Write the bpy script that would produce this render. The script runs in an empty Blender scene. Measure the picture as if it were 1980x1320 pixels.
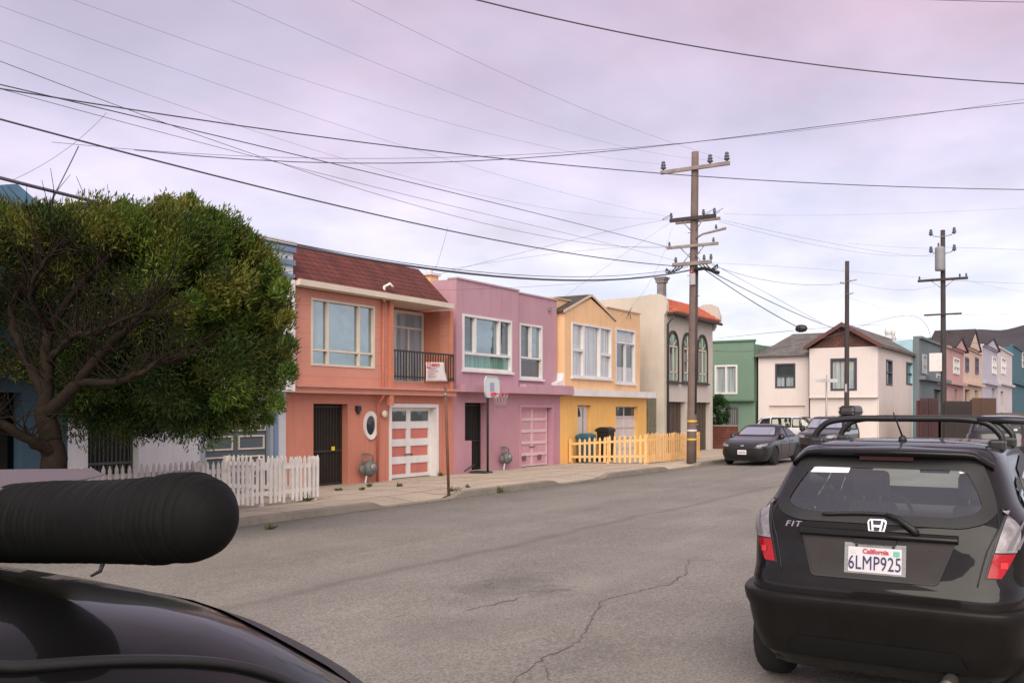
import bpy, math, random
import numpy as np
from mathutils import Vector, Matrix
random.seed(7); RNG = np.random.default_rng(7)
SC = bpy.context.scene; COL = SC.collection
R = math.radians
# ------------------------------------------------------------------ camera geometry (photo 1980 x 1320)
FPX, HOR, CXP, CAMH = 1850.0, 795.0, 990.0, 1.66
ANG = R(32.1); CA, SA = math.cos(ANG), math.sin(ANG)     # street runs along +X, houses stand at +Y
def ray(px):
    t = (px-CXP)/FPX
    return CA+SA*t, SA-CA*t
def P(px, py, d):                                           # point seen at a pixel, at view depth d
    rx, ry = ray(px); return (rx*d, ry*d, CAMH-(py-HOR)/FPX*d)
def PY(px, py, Y):                                          # ... on the plane y = Y
    return P(px, py, Y/ray(px)[1])
def PX(px, py, X):
    return P(px, py, X/ray(px)[0])
def road_z(y): return -0.12-0.010*y
SW_CURB, SW_Y = 12.2, 16.6
def walk_z(y): return -0.125-0.019*(y-12.2)
# ------------------------------------------------------------------ materials
MATS = {}
def nodes_of(name):
    m = bpy.data.materials.new(name); m.use_nodes = True
    nt = m.node_tree; b = nt.nodes['Principled BSDF']
    return m, nt, b
def surf(name, col, rough=0.75, var=0.12, scale=1.5, bump=0.15, bscale=60.0, metal=0.0, coat=0.0, dirt=0.0, spec=0.5):
    if name in MATS: return MATS[name]
    m, nt, b = nodes_of(name); L = nt.links.new
    tc = nt.nodes.new('ShaderNodeTexCoord')
    n1 = nt.nodes.new('ShaderNodeTexNoise'); n1.inputs['Scale'].default_value = scale; n1.inputs['Detail'].default_value = 6; n1.inputs['Roughness'].default_value = .65
    L(tc.outputs['Object'], n1.inputs['Vector'])
    mr = nt.nodes.new('ShaderNodeMapRange'); mr.inputs[1].default_value = .3; mr.inputs[2].default_value = .7
    mr.inputs[3].default_value = 1-var; mr.inputs[4].default_value = 1+var*.6
    L(n1.outputs['Fac'], mr.inputs['Value'])
    mx = nt.nodes.new('ShaderNodeVectorMath'); mx.operation = 'SCALE'; mx.inputs[0].default_value = col[:3]
    L(mr.outputs[0], mx.inputs['Scale'])
    out = mx.outputs[0]
    if dirt > 0:                                            # streaks and grime with a shape of their own
        mp = nt.nodes.new('ShaderNodeMapping'); mp.inputs['Scale'].default_value = (5, 5, .45); L(tc.outputs['Object'], mp.inputs['Vector'])
        n3 = nt.nodes.new('ShaderNodeTexNoise'); n3.inputs['Scale'].default_value = 1.3; n3.inputs['Detail'].default_value = 5; L(mp.outputs[0], n3.inputs['Vector'])
        r3 = nt.nodes.new('ShaderNodeMapRange'); r3.inputs[1].default_value = .52; r3.inputs[2].default_value = .75; r3.inputs[4].default_value = dirt; L(n3.outputs['Fac'], r3.inputs['Value'])
        mm = nt.nodes.new('ShaderNodeMix'); mm.data_type = 'RGBA'; L(r3.outputs[0], mm.inputs['Factor']); L(out, mm.inputs['A']); mm.inputs['B'].default_value = (col[0]*.5+.05, col[1]*.5+.045, col[2]*.5+.04, 1)
        out = mm.outputs['Result']
    L(out, b.inputs['Base Color'])
    b.inputs['Roughness'].default_value = rough; b.inputs['Metallic'].default_value = metal
    b.inputs['Coat Weight'].default_value = coat; b.inputs['Coat Roughness'].default_value = .04
    b.inputs['Specular IOR Level'].default_value = spec
    if bump > 0:
        n2 = nt.nodes.new('ShaderNodeTexNoise'); n2.inputs['Scale'].default_value = bscale; n2.inputs['Detail'].default_value = 4; L(tc.outputs['Object'], n2.inputs['Vector'])
        bp = nt.nodes.new('ShaderNodeBump'); bp.inputs['Strength'].default_value = bump; bp.inputs['Distance'].default_value = .02; L(n2.outputs['Fac'], bp.inputs['Height'])
        L(bp.outputs[0], b.inputs['Normal'])
    MATS[name] = m; return m
def siding(name, col, step=0.2, line=0.55, rough=.7, var=.1, axis='Z', width=.06):
    if name in MATS: return MATS[name]
    m = surf(name, col, rough, var, 1.2, .1, 50, dirt=.25); nt = m.node_tree; L = nt.links.new; b = nt.nodes['Principled BSDF']
    tc = nt.nodes.new('ShaderNodeTexCoord'); sp = nt.nodes.new('ShaderNodeSeparateXYZ'); L(tc.outputs['Object'], sp.inputs[0])
    d = nt.nodes.new('ShaderNodeMath'); d.operation = 'DIVIDE'; d.inputs[1].default_value = step; L(sp.outputs[axis], d.inputs[0])
    f = nt.nodes.new('ShaderNodeMath'); f.operation = 'FRACT'; L(d.outputs[0], f.inputs[0])
    l = nt.nodes.new('ShaderNodeMath'); l.operation = 'LESS_THAN'; l.inputs[1].default_value = width; L(f.outputs[0], l.inputs[0])
    src = b.inputs['Base Color'].links[0].from_socket
    mm = nt.nodes.new('ShaderNodeMix'); mm.data_type = 'RGBA'; L(l.outputs[0], mm.inputs['Factor']); L(src, mm.inputs['A'])
    mm.inputs['B'].default_value = (col[0]*line, col[1]*line, col[2]*line, 1); L(mm.outputs['Result'], b.inputs['Base Color'])
    return m
def shingle(name, c1, c2, w=.3, h=.13):
    if name in MATS: return MATS[name]
    m, nt, b = nodes_of(name); L = nt.links.new
    tc = nt.nodes.new('ShaderNodeTexCoord'); sp = nt.nodes.new('ShaderNodeSeparateXYZ'); L(tc.outputs['Object'], sp.inputs[0])
    cb = nt.nodes.new('ShaderNodeCombineXYZ')
    ad = nt.nodes.new('ShaderNodeMath'); ad.operation = 'ADD'; L(sp.outputs['X'], ad.inputs[0]); L(sp.outputs['Y'], ad.inputs[1])
    L(ad.outputs[0], cb.inputs['X']); L(sp.outputs['Z'], cb.inputs['Y'])
    br = nt.nodes.new('ShaderNodeTexBrick'); L(cb.outputs[0], br.inputs['Vector']); br.inputs['Scale'].default_value = 1
    br.inputs['Brick Width'].default_value = w; br.inputs['Row Height'].default_value = h; br.inputs['Mortar Size'].default_value = .012; br.inputs['Bias'].default_value = -.1
    br.inputs['Color1'].default_value = (*c1, 1); br.inputs['Color2'].default_value = (*c2, 1); br.inputs['Mortar'].default_value = (c1[0]*.35, c1[1]*.35, c1[2]*.35, 1)
    n = nt.nodes.new('ShaderNodeTexNoise'); n.inputs['Scale'].default_value = 2.2; n.inputs['Detail'].default_value = 8; L(tc.outputs['Object'], n.inputs['Vector'])
    mr = nt.nodes.new('ShaderNodeMapRange'); mr.inputs[1].default_value = .3; mr.inputs[2].default_value = .7; mr.inputs[3].default_value = .7; mr.inputs[4].default_value = 1.25; L(n.outputs['Fac'], mr.inputs['Value'])
    vm = nt.nodes.new('ShaderNodeVectorMath'); vm.operation = 'SCALE'; L(br.outputs['Color'], vm.inputs[0]); L(mr.outputs[0], vm.inputs['Scale'])
    L(vm.outputs[0], b.inputs['Base Color']); b.inputs['Roughness'].default_value = .9
    bp = nt.nodes.new('ShaderNodeBump'); bp.inputs['Strength'].default_value = .5; bp.inputs['Distance'].default_value = .03; L(br.outputs['Fac'], bp.inputs['Height']); bp.invert = True; L(bp.outputs[0], b.inputs['Normal'])
    MATS[name] = m; return m
def glass(name, col=(.03,.05,.055), refl=.3, rough=.03, curtain=None, cscale=9.0):
    """window glass: dark room or a curtain behind, with a mirror share for double glazing"""
    if name in MATS: return MATS[name]
    m, nt, b = nodes_of(name); L = nt.links.new
    out = nt.nodes['Material Output']
    tc = nt.nodes.new('ShaderNodeTexCoord')
    n = nt.nodes.new('ShaderNodeTexNoise'); n.inputs['Scale'].default_value = 2.0; n.inputs['Detail'].default_value = 3
    mp = nt.nodes.new('ShaderNodeMapping'); L(tc.outputs['Object'], mp.inputs['Vector'])
    if curtain: mp.inputs['Scale'].default_value = (cscale, cscale, .15)
    L(mp.outputs[0], n.inputs['Vector'])
    mr = nt.nodes.new('ShaderNodeMapRange'); mr.inputs[1].default_value = .35; mr.inputs[2].default_value = .65; mr.inputs[3].default_value = .6; mr.inputs[4].default_value = 1.25; L(n.outputs['Fac'], mr.inputs['Value'])
    vm = nt.nodes.new('ShaderNodeVectorMath'); vm.operation = 'SCALE'; vm.inputs[0].default_value = curtain or col; L(mr.outputs[0], vm.inputs['Scale'])
    L(vm.outputs[0], b.inputs['Base Color']); b.inputs['Roughness'].default_value = .25 if not curtain else .7; b.inputs['Specular IOR Level'].default_value = .3
    g = nt.nodes.new('ShaderNodeBsdfGlossy'); g.inputs['Roughness'].default_value = rough; g.inputs['Color'].default_value = (.86,.95,.95,1)
    n2 = nt.nodes.new('ShaderNodeTexNoise'); n2.inputs['Scale'].default_value = 1.1; L(tc.outputs['Object'], n2.inputs['Vector'])
    bp = nt.nodes.new('ShaderNodeBump'); bp.inputs['Strength'].default_value = .14; bp.inputs['Distance'].default_value = .05; L(n2.outputs['Fac'], bp.inputs['Height']); L(bp.outputs[0], g.inputs['Normal'])
    ms = nt.nodes.new('ShaderNodeMixShader'); ms.inputs[0].default_value = refl
    L(b.outputs[0], ms.inputs[1]); L(g.outputs[0], ms.inputs[2]); L(ms.outputs[0], out.inputs['Surface'])
    MATS[name] = m; return m
def clear_glass(name, tint=(.82,.90,.86), refl=.05):
    if name in MATS: return MATS[name]
    m, nt, b = nodes_of(name); L = nt.links.new; out = nt.nodes['Material Output']; nt.nodes.remove(b)
    t = nt.nodes.new('ShaderNodeBsdfTransparent'); t.inputs['Color'].default_value = (*tint, 1)
    g = nt.nodes.new('ShaderNodeBsdfGlossy'); g.inputs['Roughness'].default_value = .02
    fr = nt.nodes.new('ShaderNodeFresnel'); fr.inputs['IOR'].default_value = 1.45
    ad = nt.nodes.new('ShaderNodeMath'); ad.operation = 'ADD'; ad.inputs[1].default_value = refl; L(fr.outputs[0], ad.inputs[0])
    ms = nt.nodes.new('ShaderNodeMixShader'); L(ad.outputs[0], ms.inputs[0]); L(t.outputs[0], ms.inputs[1]); L(g.outputs[0], ms.inputs[2]); L(ms.outputs[0], out.inputs['Surface'])
    MATS[name] = m; return m
# ------------------------------------------------------------------ objects
ORG = {}
def tag(o, label=None, cat=None, group=None, kind=None):
    if label: o['label'] = label
    if cat: o['category'] = cat
    if group: o['group'] = group
    if kind: o['kind'] = kind
    return o
def thing(name, label, cat, loc=(0,0,0), group=None):
    o = bpy.data.objects.new(name, None); o.empty_display_size = .2; COL.objects.link(o); o.location = loc
    ORG[o.name] = Vector(loc)
    return tag(o, label, cat, group)
def rotmat(ax, ang): return Matrix.Rotation(ang, 3, ax)
class MB:
    def __init__(s): s.v = []; s.f = []; s.sm = []; s.mi = []; s.m = 0
    def add(s, vs, fs, smooth=False):
        o = len(s.v); s.v += [tuple(map(float, q)) for q in vs]
        for f in fs: s.f.append(tuple(i+o for i in f)); s.sm.append(smooth); s.mi.append(s.m)
        return s
    def box(s, x0,x1,y0,y1,z0,z1):
        x0,x1 = min(x0,x1),max(x0,x1); y0,y1 = min(y0,y1),max(y0,y1); z0,z1 = min(z0,z1),max(z0,z1)
        vs = [(x0,y0,z0),(x1,y0,z0),(x1,y1,z0),(x0,y1,z0),(x0,y0,z1),(x1,y0,z1),(x1,y1,z1),(x0,y1,z1)]
        return s.add(vs, [(0,3,2,1),(4,5,6,7),(0,1,5,4),(1,2,6,5),(2,3,7,6),(3,0,4,7)])
    def hexa(s, b, t):                                      # bottom quad b, top quad t
        return s.add(list(b)+list(t), [(0,3,2,1),(4,5,6,7),(0,1,5,4),(1,2,6,5),(2,3,7,6),(3,0,4,7)])
    def prism(s, pts, d):                                   # planar polygon pts pushed by d
        n = len(pts); d = Vector(d); q = [Vector(p) for p in pts]
        fs = [tuple(range(n)), tuple(range(2*n-1, n-1, -1))]+[(i, i+n, (i+1)%n+n, (i+1)%n) for i in range(n)]
        return s.add(q+[p+d for p in q], fs)
    def tube(s, path, r, n=8, cap=True, smooth=True):
        path = [Vector(p) for p in path]; rs = r if isinstance(r, (list,tuple)) else [r]*len(path)
        vs = []; fs = []; up = None
        for i, p in enumerate(path):
            t = (path[min(i+1,len(path)-1)]-path[max(i-1,0)])
            if t.length < 1e-9: t = Vector((0,0,1))
            t.normalize()
            if up is None: up = t.orthogonal()
            u = (up-t*up.dot(t))
            u = u.normalized() if u.length > 1e-6 else t.orthogonal().normalized()
            up = u; w = t.cross(u)
            for k in range(n):
                a = 2*math.pi*k/n; vs.append(p+(u*math.cos(a)+w*math.sin(a))*rs[i])
        for i in range(len(path)-1):
            for k in range(n):
                a, b = i*n+k, i*n+(k+1)%n; fs.append((a, b, b+n, a+n))
        if cap: fs.append(tuple(range(n-1,-1,-1))); fs.append(tuple(range(len(vs)-n, len(vs))))
        return s.add(vs, fs, smooth)
    def lathe(s, prof, c=(0,0,0), axis='Z', n=24, smooth=True):    # prof: (radius, height)
        vs = []; fs = []; m = len(prof)
        for (r, h) in prof:
            for k in range(n):
                a = 2*math.pi*k/n; x, y = r*math.cos(a), r*math.sin(a)
                p = {'Z': (x,y,h), 'Y': (x,h,y), 'X': (h,x,y)}[axis]
                vs.append((p[0]+c[0], p[1]+c[1], p[2]+c[2]))
        for i in range(m-1):
            for k in range(n):
                a, b = i*n+k, i*n+(k+1)%n; fs.append((a, b, b+n, a+n))
        fs.append(tuple(range(n-1,-1,-1))); fs.append(tuple(range((m-1)*n, m*n)))
        return s.add(vs, fs, smooth)
    def grid(s, pts, smooth=True):                           # 2-D list of points
        h, w = len(pts), len(pts[0]); vs = [p for r in pts for p in r]
        return s.add(vs, [(i*w+j, i*w+j+1, (i+1)*w+j+1, (i+1)*w+j) for i in range(h-1) for j in range(w-1)], smooth)
    def text(s, body, size, M, extrude=.002, bold=0.0, align='CENTER', spacing=1.0):
        cu = bpy.data.curves.new('lettering', 'FONT'); cu.body = body; cu.size = size; cu.extrude = extrude; cu.offset = bold
        cu.align_x = align; cu.align_y = 'CENTER'; cu.space_character = spacing; cu.resolution_u = 3
        ob = bpy.data.objects.new('lettering', cu); COL.objects.link(ob)
        dg = bpy.context.evaluated_depsgraph_get(); me = ob.evaluated_get(dg).to_mesh()
        s.add([M @ v.co for v in me.vertices], [tuple(p.vertices) for p in me.polygons])
        ob.evaluated_get(dg).to_mesh_clear(); bpy.data.objects.remove(ob); bpy.data.curves.remove(cu)
        return s
    def build(s, name, mats, parent=None, origin=None, bevel=0, sub=0):
        if parent is not None: org = ORG[parent.name]
        elif origin is not None: org = Vector(origin)
        else:
            a = np.array(s.v); org = Vector(((a[:,0].min()+a[:,0].max())/2, (a[:,1].min()+a[:,1].max())/2, a[:,2].min()))
        me = bpy.data.meshes.new(name); me.from_pydata([Vector(q)-org for q in s.v], [], s.f); me.update()
        me.polygons.foreach_set('use_smooth', s.sm)
        mats = mats if isinstance(mats, (list,tuple)) else [mats]
        for m in mats: me.materials.append(m)
        if len(mats) > 1: me.polygons.foreach_set('material_index', s.mi)
        o = bpy.data.objects.new(name, me); COL.objects.link(o)
        if parent is not None: o.parent = parent
        else: o.location = org
        ORG[o.name] = org
        if bevel:
            b = o.modifiers.new('bevel', 'BEVEL'); b.width = bevel; b.segments = 2; b.limit_method = 'ANGLE'; b.angle_limit = R(40)
        if sub:
            b = o.modifiers.new('sub', 'SUBSURF'); b.levels = sub; b.render_levels = sub
        return o
class Fac:
    """a facade plane: u runs along it, n outwards, z up"""
    def __init__(s, kind, at): s.k, s.at = kind, at
    def w(s, u, n, z): return (u, s.at-n, z) if s.k == 'Y' else (s.at-n, u, z)
    def box(s, mb, u0,u1,n0,n1,z0,z1):
        a, b = s.w(u0,n0,z0), s.w(u1,n1,z1); return mb.box(a[0],b[0],a[1],b[1],a[2],b[2])
    def pt(s, px, py):
        p = PY(px,py,s.at) if s.k == 'Y' else PX(px,py,s.at)
        return (p[0] if s.k == 'Y' else p[1]), p[2]
    def rect(s, px0, pt, px1, pb, side=0):                   # u0,u1,z0,z1; heights read at the left (0) or right (1) edge
        e = px1 if side else px0
        u0 = s.pt(px0,pt)[0]; u1 = s.pt(px1,pt)[0]
        return (min(u0,u1), max(u0,u1), s.pt(e,pb)[1], s.pt(e,pt)[1])
    def poly(s, mb, pts, n0, n1):                            # polygon in (u,z) thickened from n0 to n1
        a = [s.w(u,n0,z) for u,z in pts]; d = Vector(s.w(0,n1,0))-Vector(s.w(0,n0,0)); return mb.prism(a, d)
    def wall(s, mb, u0,u1,z0,z1, holes, n0, n1):
        us = sorted({u0,u1,*[min(max(h[0],u0),u1) for h in holes],*[min(max(h[1],u0),u1) for h in holes]})
        for a, b in zip(us, us[1:]):
            if b-a < 1e-5: continue
            c = (a+b)/2; hs = sorted([(h[2],h[3]) for h in holes if h[0] < c < h[1]]); z = z0
            for (p, q) in hs:
                if p > z+1e-5: s.box(mb, a,b,n0,n1,z,p)
                z = max(z, q)
            if z < z1-1e-5: s.box(mb, a,b,n0,n1,z,z1)
    def window(s, root, rect, fm, gm, fw=.07, vb=(), hb=(), n=-.09, proud=.03, label=None, bars=None, sill=None, name='window', panes=None):
        """frame with bars (fractions of the opening), one pane sheet behind; panes = extra (u0,u1,z0,z1 fractions, material)"""
        u0,u1,z0,z1 = rect; W, H = u1-u0, z1-z0; bw = bars or fw*.7
        mb = MB(); f0 = n-.02
        s.box(mb,u0,u0+fw,f0,proud,z0,z1); s.box(mb,u1-fw,u1,f0,proud,z0,z1)
        s.box(mb,u0+fw,u1-fw,f0,proud,z1-fw,z1); s.box(mb,u0+fw,u1-fw,f0,proud,z0,z0+fw)
        for v in vb:
            v, a, b = v if isinstance(v, tuple) else (v, 0, 1)
            s.box(mb,u0+v*W-bw/2,u0+v*W+bw/2,f0+.004,proud-.012,z0+max(a*H,fw),z0+min(b*H,H-fw))
        for h in hb:
            h, a, b = h if isinstance(h, tuple) else (h, 0, 1)
            s.box(mb,u0+max(a*W,fw),u0+min(b*W,W-fw),f0+.002,proud-.016,z0+h*H-bw/2,z0+h*H+bw/2)
        fr = mb.build(name, fm, root)
        if label: fr['label'] = label
        pm = MB(); s.box(pm,u0+fw*.5,u1-fw*.5,n-.012,n,z0+fw*.5,z1-fw*.5); pm.build('pane', gm, fr)
        for (a,b,c,d,m) in (panes or []):
            q = MB(); s.box(q,u0+a*W,u0+b*W,n+.001,n+.006,z0+c*H,z0+d*H); q.build('pane', m, fr)
        if sill:
            q = MB(); s.box(q,u0-.05,u1+.05,.002,proud+.06,z0-.07,z0-.002); q.build('sill', sill, fr)
        return fr
def line3(a, b, k): a, b = Vector(a), Vector(b); return [a.lerp(b, i/k) for i in range(k+1)]
# ------------------------------------------------------------------ shared materials
WHITE = surf('white_paint', (.72,.70,.68), .55, .1, 2, .05, dirt=.2)
CREAM = surf('cream_paint', (.66,.58,.47), .6, .1, 2, .05, dirt=.15)
BLACKM = surf('black_metal', (.02,.02,.022), .5, .15, 4, .05)
DARKIN = surf('dark_interior', (.012,.011,.010), .9, .2, 2, 0)
CONC = surf('concrete', (.36,.32,.27), .9, .18, 1.2, .3, 40, dirt=.4)
GL_SKY = glass('glass_sky', (.04,.085,.105), .30)
GL_DARK = glass('glass_dark', (.02,.03,.035), .16)
GL_GREEN = glass('glass_green_curtain', curtain=(.13,.27,.22), refl=.12)
GL_PALE = glass('glass_pale_curtain', curtain=(.42,.40,.42), refl=.22, cscale=12)
GL_BLIND = glass('glass_blind', curtain=(.36,.42,.42), refl=.18, cscale=6)
METAL = surf('grey_metal', (.28,.28,.27), .5, .2, 4, .1, metal=.3)
PIPEGREY = surf('meter_grey', (.13,.14,.13), .55, .25, 5, .1)

def shell(root, fac, u0, u1, z0, z1, depth, mat, front=.9, wall_t=.25, name='body'):
    mb = MB(); fac.box(mb,u0,u1,-depth,-front,z0,z1)
    fac.box(mb,u0,u0+.2,-front+.001,-wall_t-.001,z0,z1); fac.box(mb,u1-.2,u1,-front+.001,-wall_t-.001,z0,z1)
    fac.box(mb,u0+.201,u1-.201,-front+.001,-wall_t-.001,z1-.25,z1-.003)
    return mb.build(name, mat, root)
def garage_door(root, fac, rect, rows, cols, fm, pm, n=-.2, glass_top=None, bar=.1, label=None, name='garage_door'):
    u0,u1,z0,z1 = rect; W,H = u1-u0, z1-z0
    mb = MB(); fac.box(mb,u0,u1,n-.05,n,z0,z1); door = mb.build(name, pm, root)
    if label: door['label'] = label
    fr = MB()
    for i in range(rows+1):
        z = z0+H*i/rows; fac.box(fr,u0,u1,n,n+.035,max(z-bar/2,z0),min(z+bar/2,z1))
    for j in range(cols+1):
        u = u0+W*j/cols; fac.box(fr,max(u-bar*.45,u0),min(u+bar*.45,u1),n,n+.031,z0,z1)
    fr.build('frame', fm, door)
    if glass_top:
        for j in range(cols):
            g = MB(); a = u0+W*j/cols+bar*.45; b = u0+W*(j+1)/cols-bar*.45
            fac.box(g,a,b,n+.002,n+.012,z0+H*(rows-1)/rows+bar/2,z1-bar/2); g.build('pane', glass_top, door)
    h = MB(); fac.box(h,u0+W*.42,u0+W*.58,n+.036,n+.06,z0+H*.32,z0+H*.335); h.build('handle', BLACKM, door)
    return door
def jamb(root, fac, rect, mat, w=.12, n0=-.24, proud=.02, name='door_frame'):
    u0,u1,z0,z1 = rect; mb = MB()
    fac.box(mb,u0,u0+w,n0,proud,z0,z1); fac.box(mb,u1-w,u1,n0,proud,z0,z1); fac.box(mb,u0+w,u1-w,n0,proud,z1-w,z1)
    return mb.build(name, mat, root)
def security_gate(root, fac, rect, mat, n=-.2, bars=12, backing=True, name='security_gate'):
    u0,u1,z0,z1 = rect; mb = MB(); t = .05
    fac.box(mb,u0,u0+t,n,n+.04,z0,z1); fac.box(mb,u1-t,u1,n,n+.04,z0,z1)
    for z in (z0+.05, z0+(z1-z0)*.42, z1-.1): fac.box(mb,u0+t,u1-t,n+.002,n+.038,z,z+.05)
    for i in range(1,bars):
        u = u0+(u1-u0)*i/bars; fac.box(mb,u-.009,u+.009,n+.008,n+.03,z0,z1)
    g = mb.build(name, mat, root)
    if backing:
        b = MB(); fac.box(b,u0,u1,n-.03,n-.01,z0,z1); b.build('backing_panel', surf('gate_backing',(.022,.017,.013),.85,.35,3,.2), g)  # plain dark panel closing the opening behind the bars
    return g
def gas_meter(loc, label, s=1.0):
    """meter box with round index face, regulator and pipes"""
    x,y,z = loc; r = thing('gas_meter', label, 'gas meter', (x,y,walk_z(y)))
    m = MB(); m.lathe([(0,-.13),(.13*s,-.12),(.17*s,-.04),(.17*s,.04),(.13*s,.12),(0,.13)], (x,y,z), 'Y', 20); m.build('meter_body', PIPEGREY, r, bevel=.01)
    m = MB(); m.lathe([(.075*s,-.16),(.08*s,-.12),(.08*s,-.1)], (x,y,z+.03), 'Y', 16); m.build('dial', METAL, r)
    m = MB(); m.lathe([(.02,-.05),(.1*s,-.03),(.1*s,.03),(.02,.05)], (x-.22*s,y,z-.02), 'Y', 16); m.build('regulator', PIPEGREY, r)
    m = MB(); zb = walk_z(y)
    m.tube([(x-.1*s,y+.04,zb-.05),(x-.1*s,y+.04,z-.28*s),(x-.07*s,y+.02,z-.1*s)], .024); m.build('riser_pipe', WHITE, r)
    m = MB(); m.tube([(x+.1*s,y,z+.1*s),(x+.1*s,y,z+.26*s),(x+.05*s,y+.1,z+.3*s),(x-.12*s,y+.1,z+.3*s),(x-.22*s,y,z+.24*s),(x-.22*s,y,z+.05)], .022); m.build('pipe', PIPEGREY, r)
    return r

# ------------------------------------------------------------------ PINK HOUSE
def pink_house():
    F1, F2 = Fac('Y',16.6), Fac('Y',16.42)
    x0, x1 = F1.pt(553,800)[0], F1.pt(877,800)[0]; ux0, ux1 = F2.pt(568,600)[0], F2.pt(874,600)[0]
    zb = -.4; zband0, zband1 = F2.rect(573,743,870,759)[2:]
    zeave = PY(569,552,16.2)[2]
    r = thing('town_house', 'salmon pink two storey house with a dark red shingle mansard roof', 'house', ((x0+x1)/2,16.6,walk_z(16.6)), 'row houses across the street')
    LOW = surf('salmon_stucco', (.56,.215,.145), .8, .12, .9, .35, 70, dirt=.38)
    UP = siding('salmon_boards', (.60,.265,.19), .34, .72, width=.035)
    OR = surf('orange_trim', (.55,.215,.13), .7, .1, 2, .1, dirt=.15)
    # ground floor
    door = F1.rect(606,780,673,940); door = (door[0],door[1],zb,door[3]); gar = F1.rect(752,780,847,926); gar = (gar[0],gar[1],zb,gar[3])
    mb = MB(); F1.wall(mb,x0,x1,zb,zband0,[door,gar],-.25,0); mb.build('ground_floor_wall', LOW, r)
    mb = MB(); F1.box(mb,x0,x1,-10,-.77,zb,5.3)
    F1.box(mb,x0,x0+.2,-1.249,-.251,zb,zband0); F1.box(mb,x1-.2,x1,-1.249,-.251,zb,zband0); mb.build('body', LOW, r)
    # upper floor with balcony recess
    bal = F2.rect(755,594,867,742,1); win = F2.rect(601,575,724,706)
    mb = MB(); F2.wall(mb,ux0,ux1,zband1,zeave,[bal,win],-.3,0); mb.build('upper_wall', UP, r)
    mb = MB(); F2.box(mb,bal[0]-.12,bal[0]-.002,-.95,-.301,zband1,zeave); F2.box(mb,bal[1]+.002,bal[1]+.25,-.95,-.301,zband1,zeave)
    F2.box(mb,bal[0],bal[1],-.95,-.301,bal[3]+.002,bal[3]+.15); F2.box(mb,bal[0],bal[1],-.95,-.301,bal[2]-.15,bal[2]-.002)
    F2.box(mb,ux0,bal[0]-.121,-.95,-.6,zband1,zeave); mb.build('balcony_recess', OR, r)
    mb = MB(); F2.box(mb,ux0-.05,ux1+.05,-.1,.12,zband0,zband0+.14); F2.box(mb,ux0-.08,ux1+.08,-.1,.2,zband0+.142,zband1); mb.build('belt_course', UP, r)
    # roof
    ez0, ez1 = zeave, zeave+.13; yr = 17.35
    zr = PY(807,521,yr)[2]; xl = ux0-.1; xr_ = PY(872,588,16.15)[0]
    mb = MB(); mb.hexa([(xl,16.16,ez1+.003),(xr_,16.16,ez1+.003),(xr_,yr,ez1+.003),(xl,yr,ez1+.003)], [(xl,yr-.06,zr),(xr_-.05,yr-.06,zr),(xr_-.05,yr,zr),(xl,yr,zr)])
    mb.box(xl,xr_-.02,yr+.001,26,5.301,zr-.003)
    mb.build('mansard_roof', shingle('red_shingle',(.15,.035,.026),(.11,.027,.022),.26,.13), r)
    mb = MB(); mb.box(xl-.04,xr_+.05,16.07,16.16,ez0+.02,ez1+.03); mb.box(xl-.04,xr_+.05,16.161,17.3,ez0+.02,ez1-.001); mb.build('eave_fascia', CREAM, r)
    # windows
    F2.window(r, win, CREAM, GL_SKY, .055, vb=(.255,.745), hb=(.235,), n=-.07, proud=.02, bars=.05, panes=[(.05,.11,.26,.95,GL_BLIND),(.26,.275,.26,.95,GL_BLIND)])
    FB = Fac('Y',16.42+.949); q = FB.rect(757,598,816,738)
    FB.window(r, (q[0]+.02,q[1],bal[2],q[3]), CREAM, glass('glass_painted_sky',curtain=(.26,.34,.38),refl=.12,cscale=2), .08, vb=((.5,0,.77),), hb=(.77,), n=.03, proud=.07, name='balcony_door')  # pale blue sky reflection painted in as the pane's curtain colour
    # oval window
    cu, cz = F1.pt(715.5,822); ru, rz = .27, .375
    ov = lambda k: [(cu+ru*k*math.cos(a*math.pi/16), cz+rz*k*math.sin(a*math.pi/16)) for a in range(32)]
    o, i_ = ov(1), ov(.68); mb = MB(); vs = [F1.w(u,.05,z) for u,z in o]+[F1.w(u,.035,z) for u,z in i_]+[F1.w(u,0,z) for u,z in o]+[F1.w(u,.0,z) for u,z in i_]
    n = 32; mb.add(vs, [f for k in range(n) for f in ((k,(k+1)%n,(k+1)%n+n,k+n),(k,k+2*n,(k+1)%n+2*n,(k+1)%n),(k+n,(k+1)%n+n,(k+1)%n+3*n,k+3*n))])
    w = mb.build('oval_window', WHITE, r); mb = MB(); F1.poly(mb, ov(.72), .004, .012); mb.build('pane', GL_DARK, w)
    # gate, tag, lamp, garage
    g = F1.rect(607,782,664,938); g = security_gate(r, F1, (door[0],door[1],zb+.15,door[3]), surf('gate_brown',(.035,.024,.017),.6,.3,3,.1), -.24, 12)
    mb = MB(); u,z = F1.pt(654,867); F1.box(mb,u-.05,u+.06,-.19,-.17,z-.05,z+.05); mb.build('yellow_tag', surf('yellow_tag',(.75,.62,.03),.5,.1,5,0), g)
    mb = MB(); u,z = F1.pt(690,788); F1.box(mb,u-.07,u+.07,.0,.1,z-.08,z+.05); mb.lathe([(.03,-.16),(.055,-.12),(.06,-.08)], F1.w(u,.05,z), 'Z', 10); mb.build('wall_lamp', BLACKM, r)
    jamb(r, F1, gar, WHITE, .1, -.28, .025)
    gd = (gar[0]+.1,gar[1]-.1,walk_z(16.6)+.02,gar[3]-.1)
    garage_door(r, F1, gd, 4, 2, WHITE, surf('salmon_panel',(.55,.17,.13),.6,.15,2,.1,dirt=.3), -.24, GL_DARK, .2)
    # pipes
    PP = surf('salmon_pipe', (.5,.16,.10), .6, .15, 3, .1)
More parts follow.
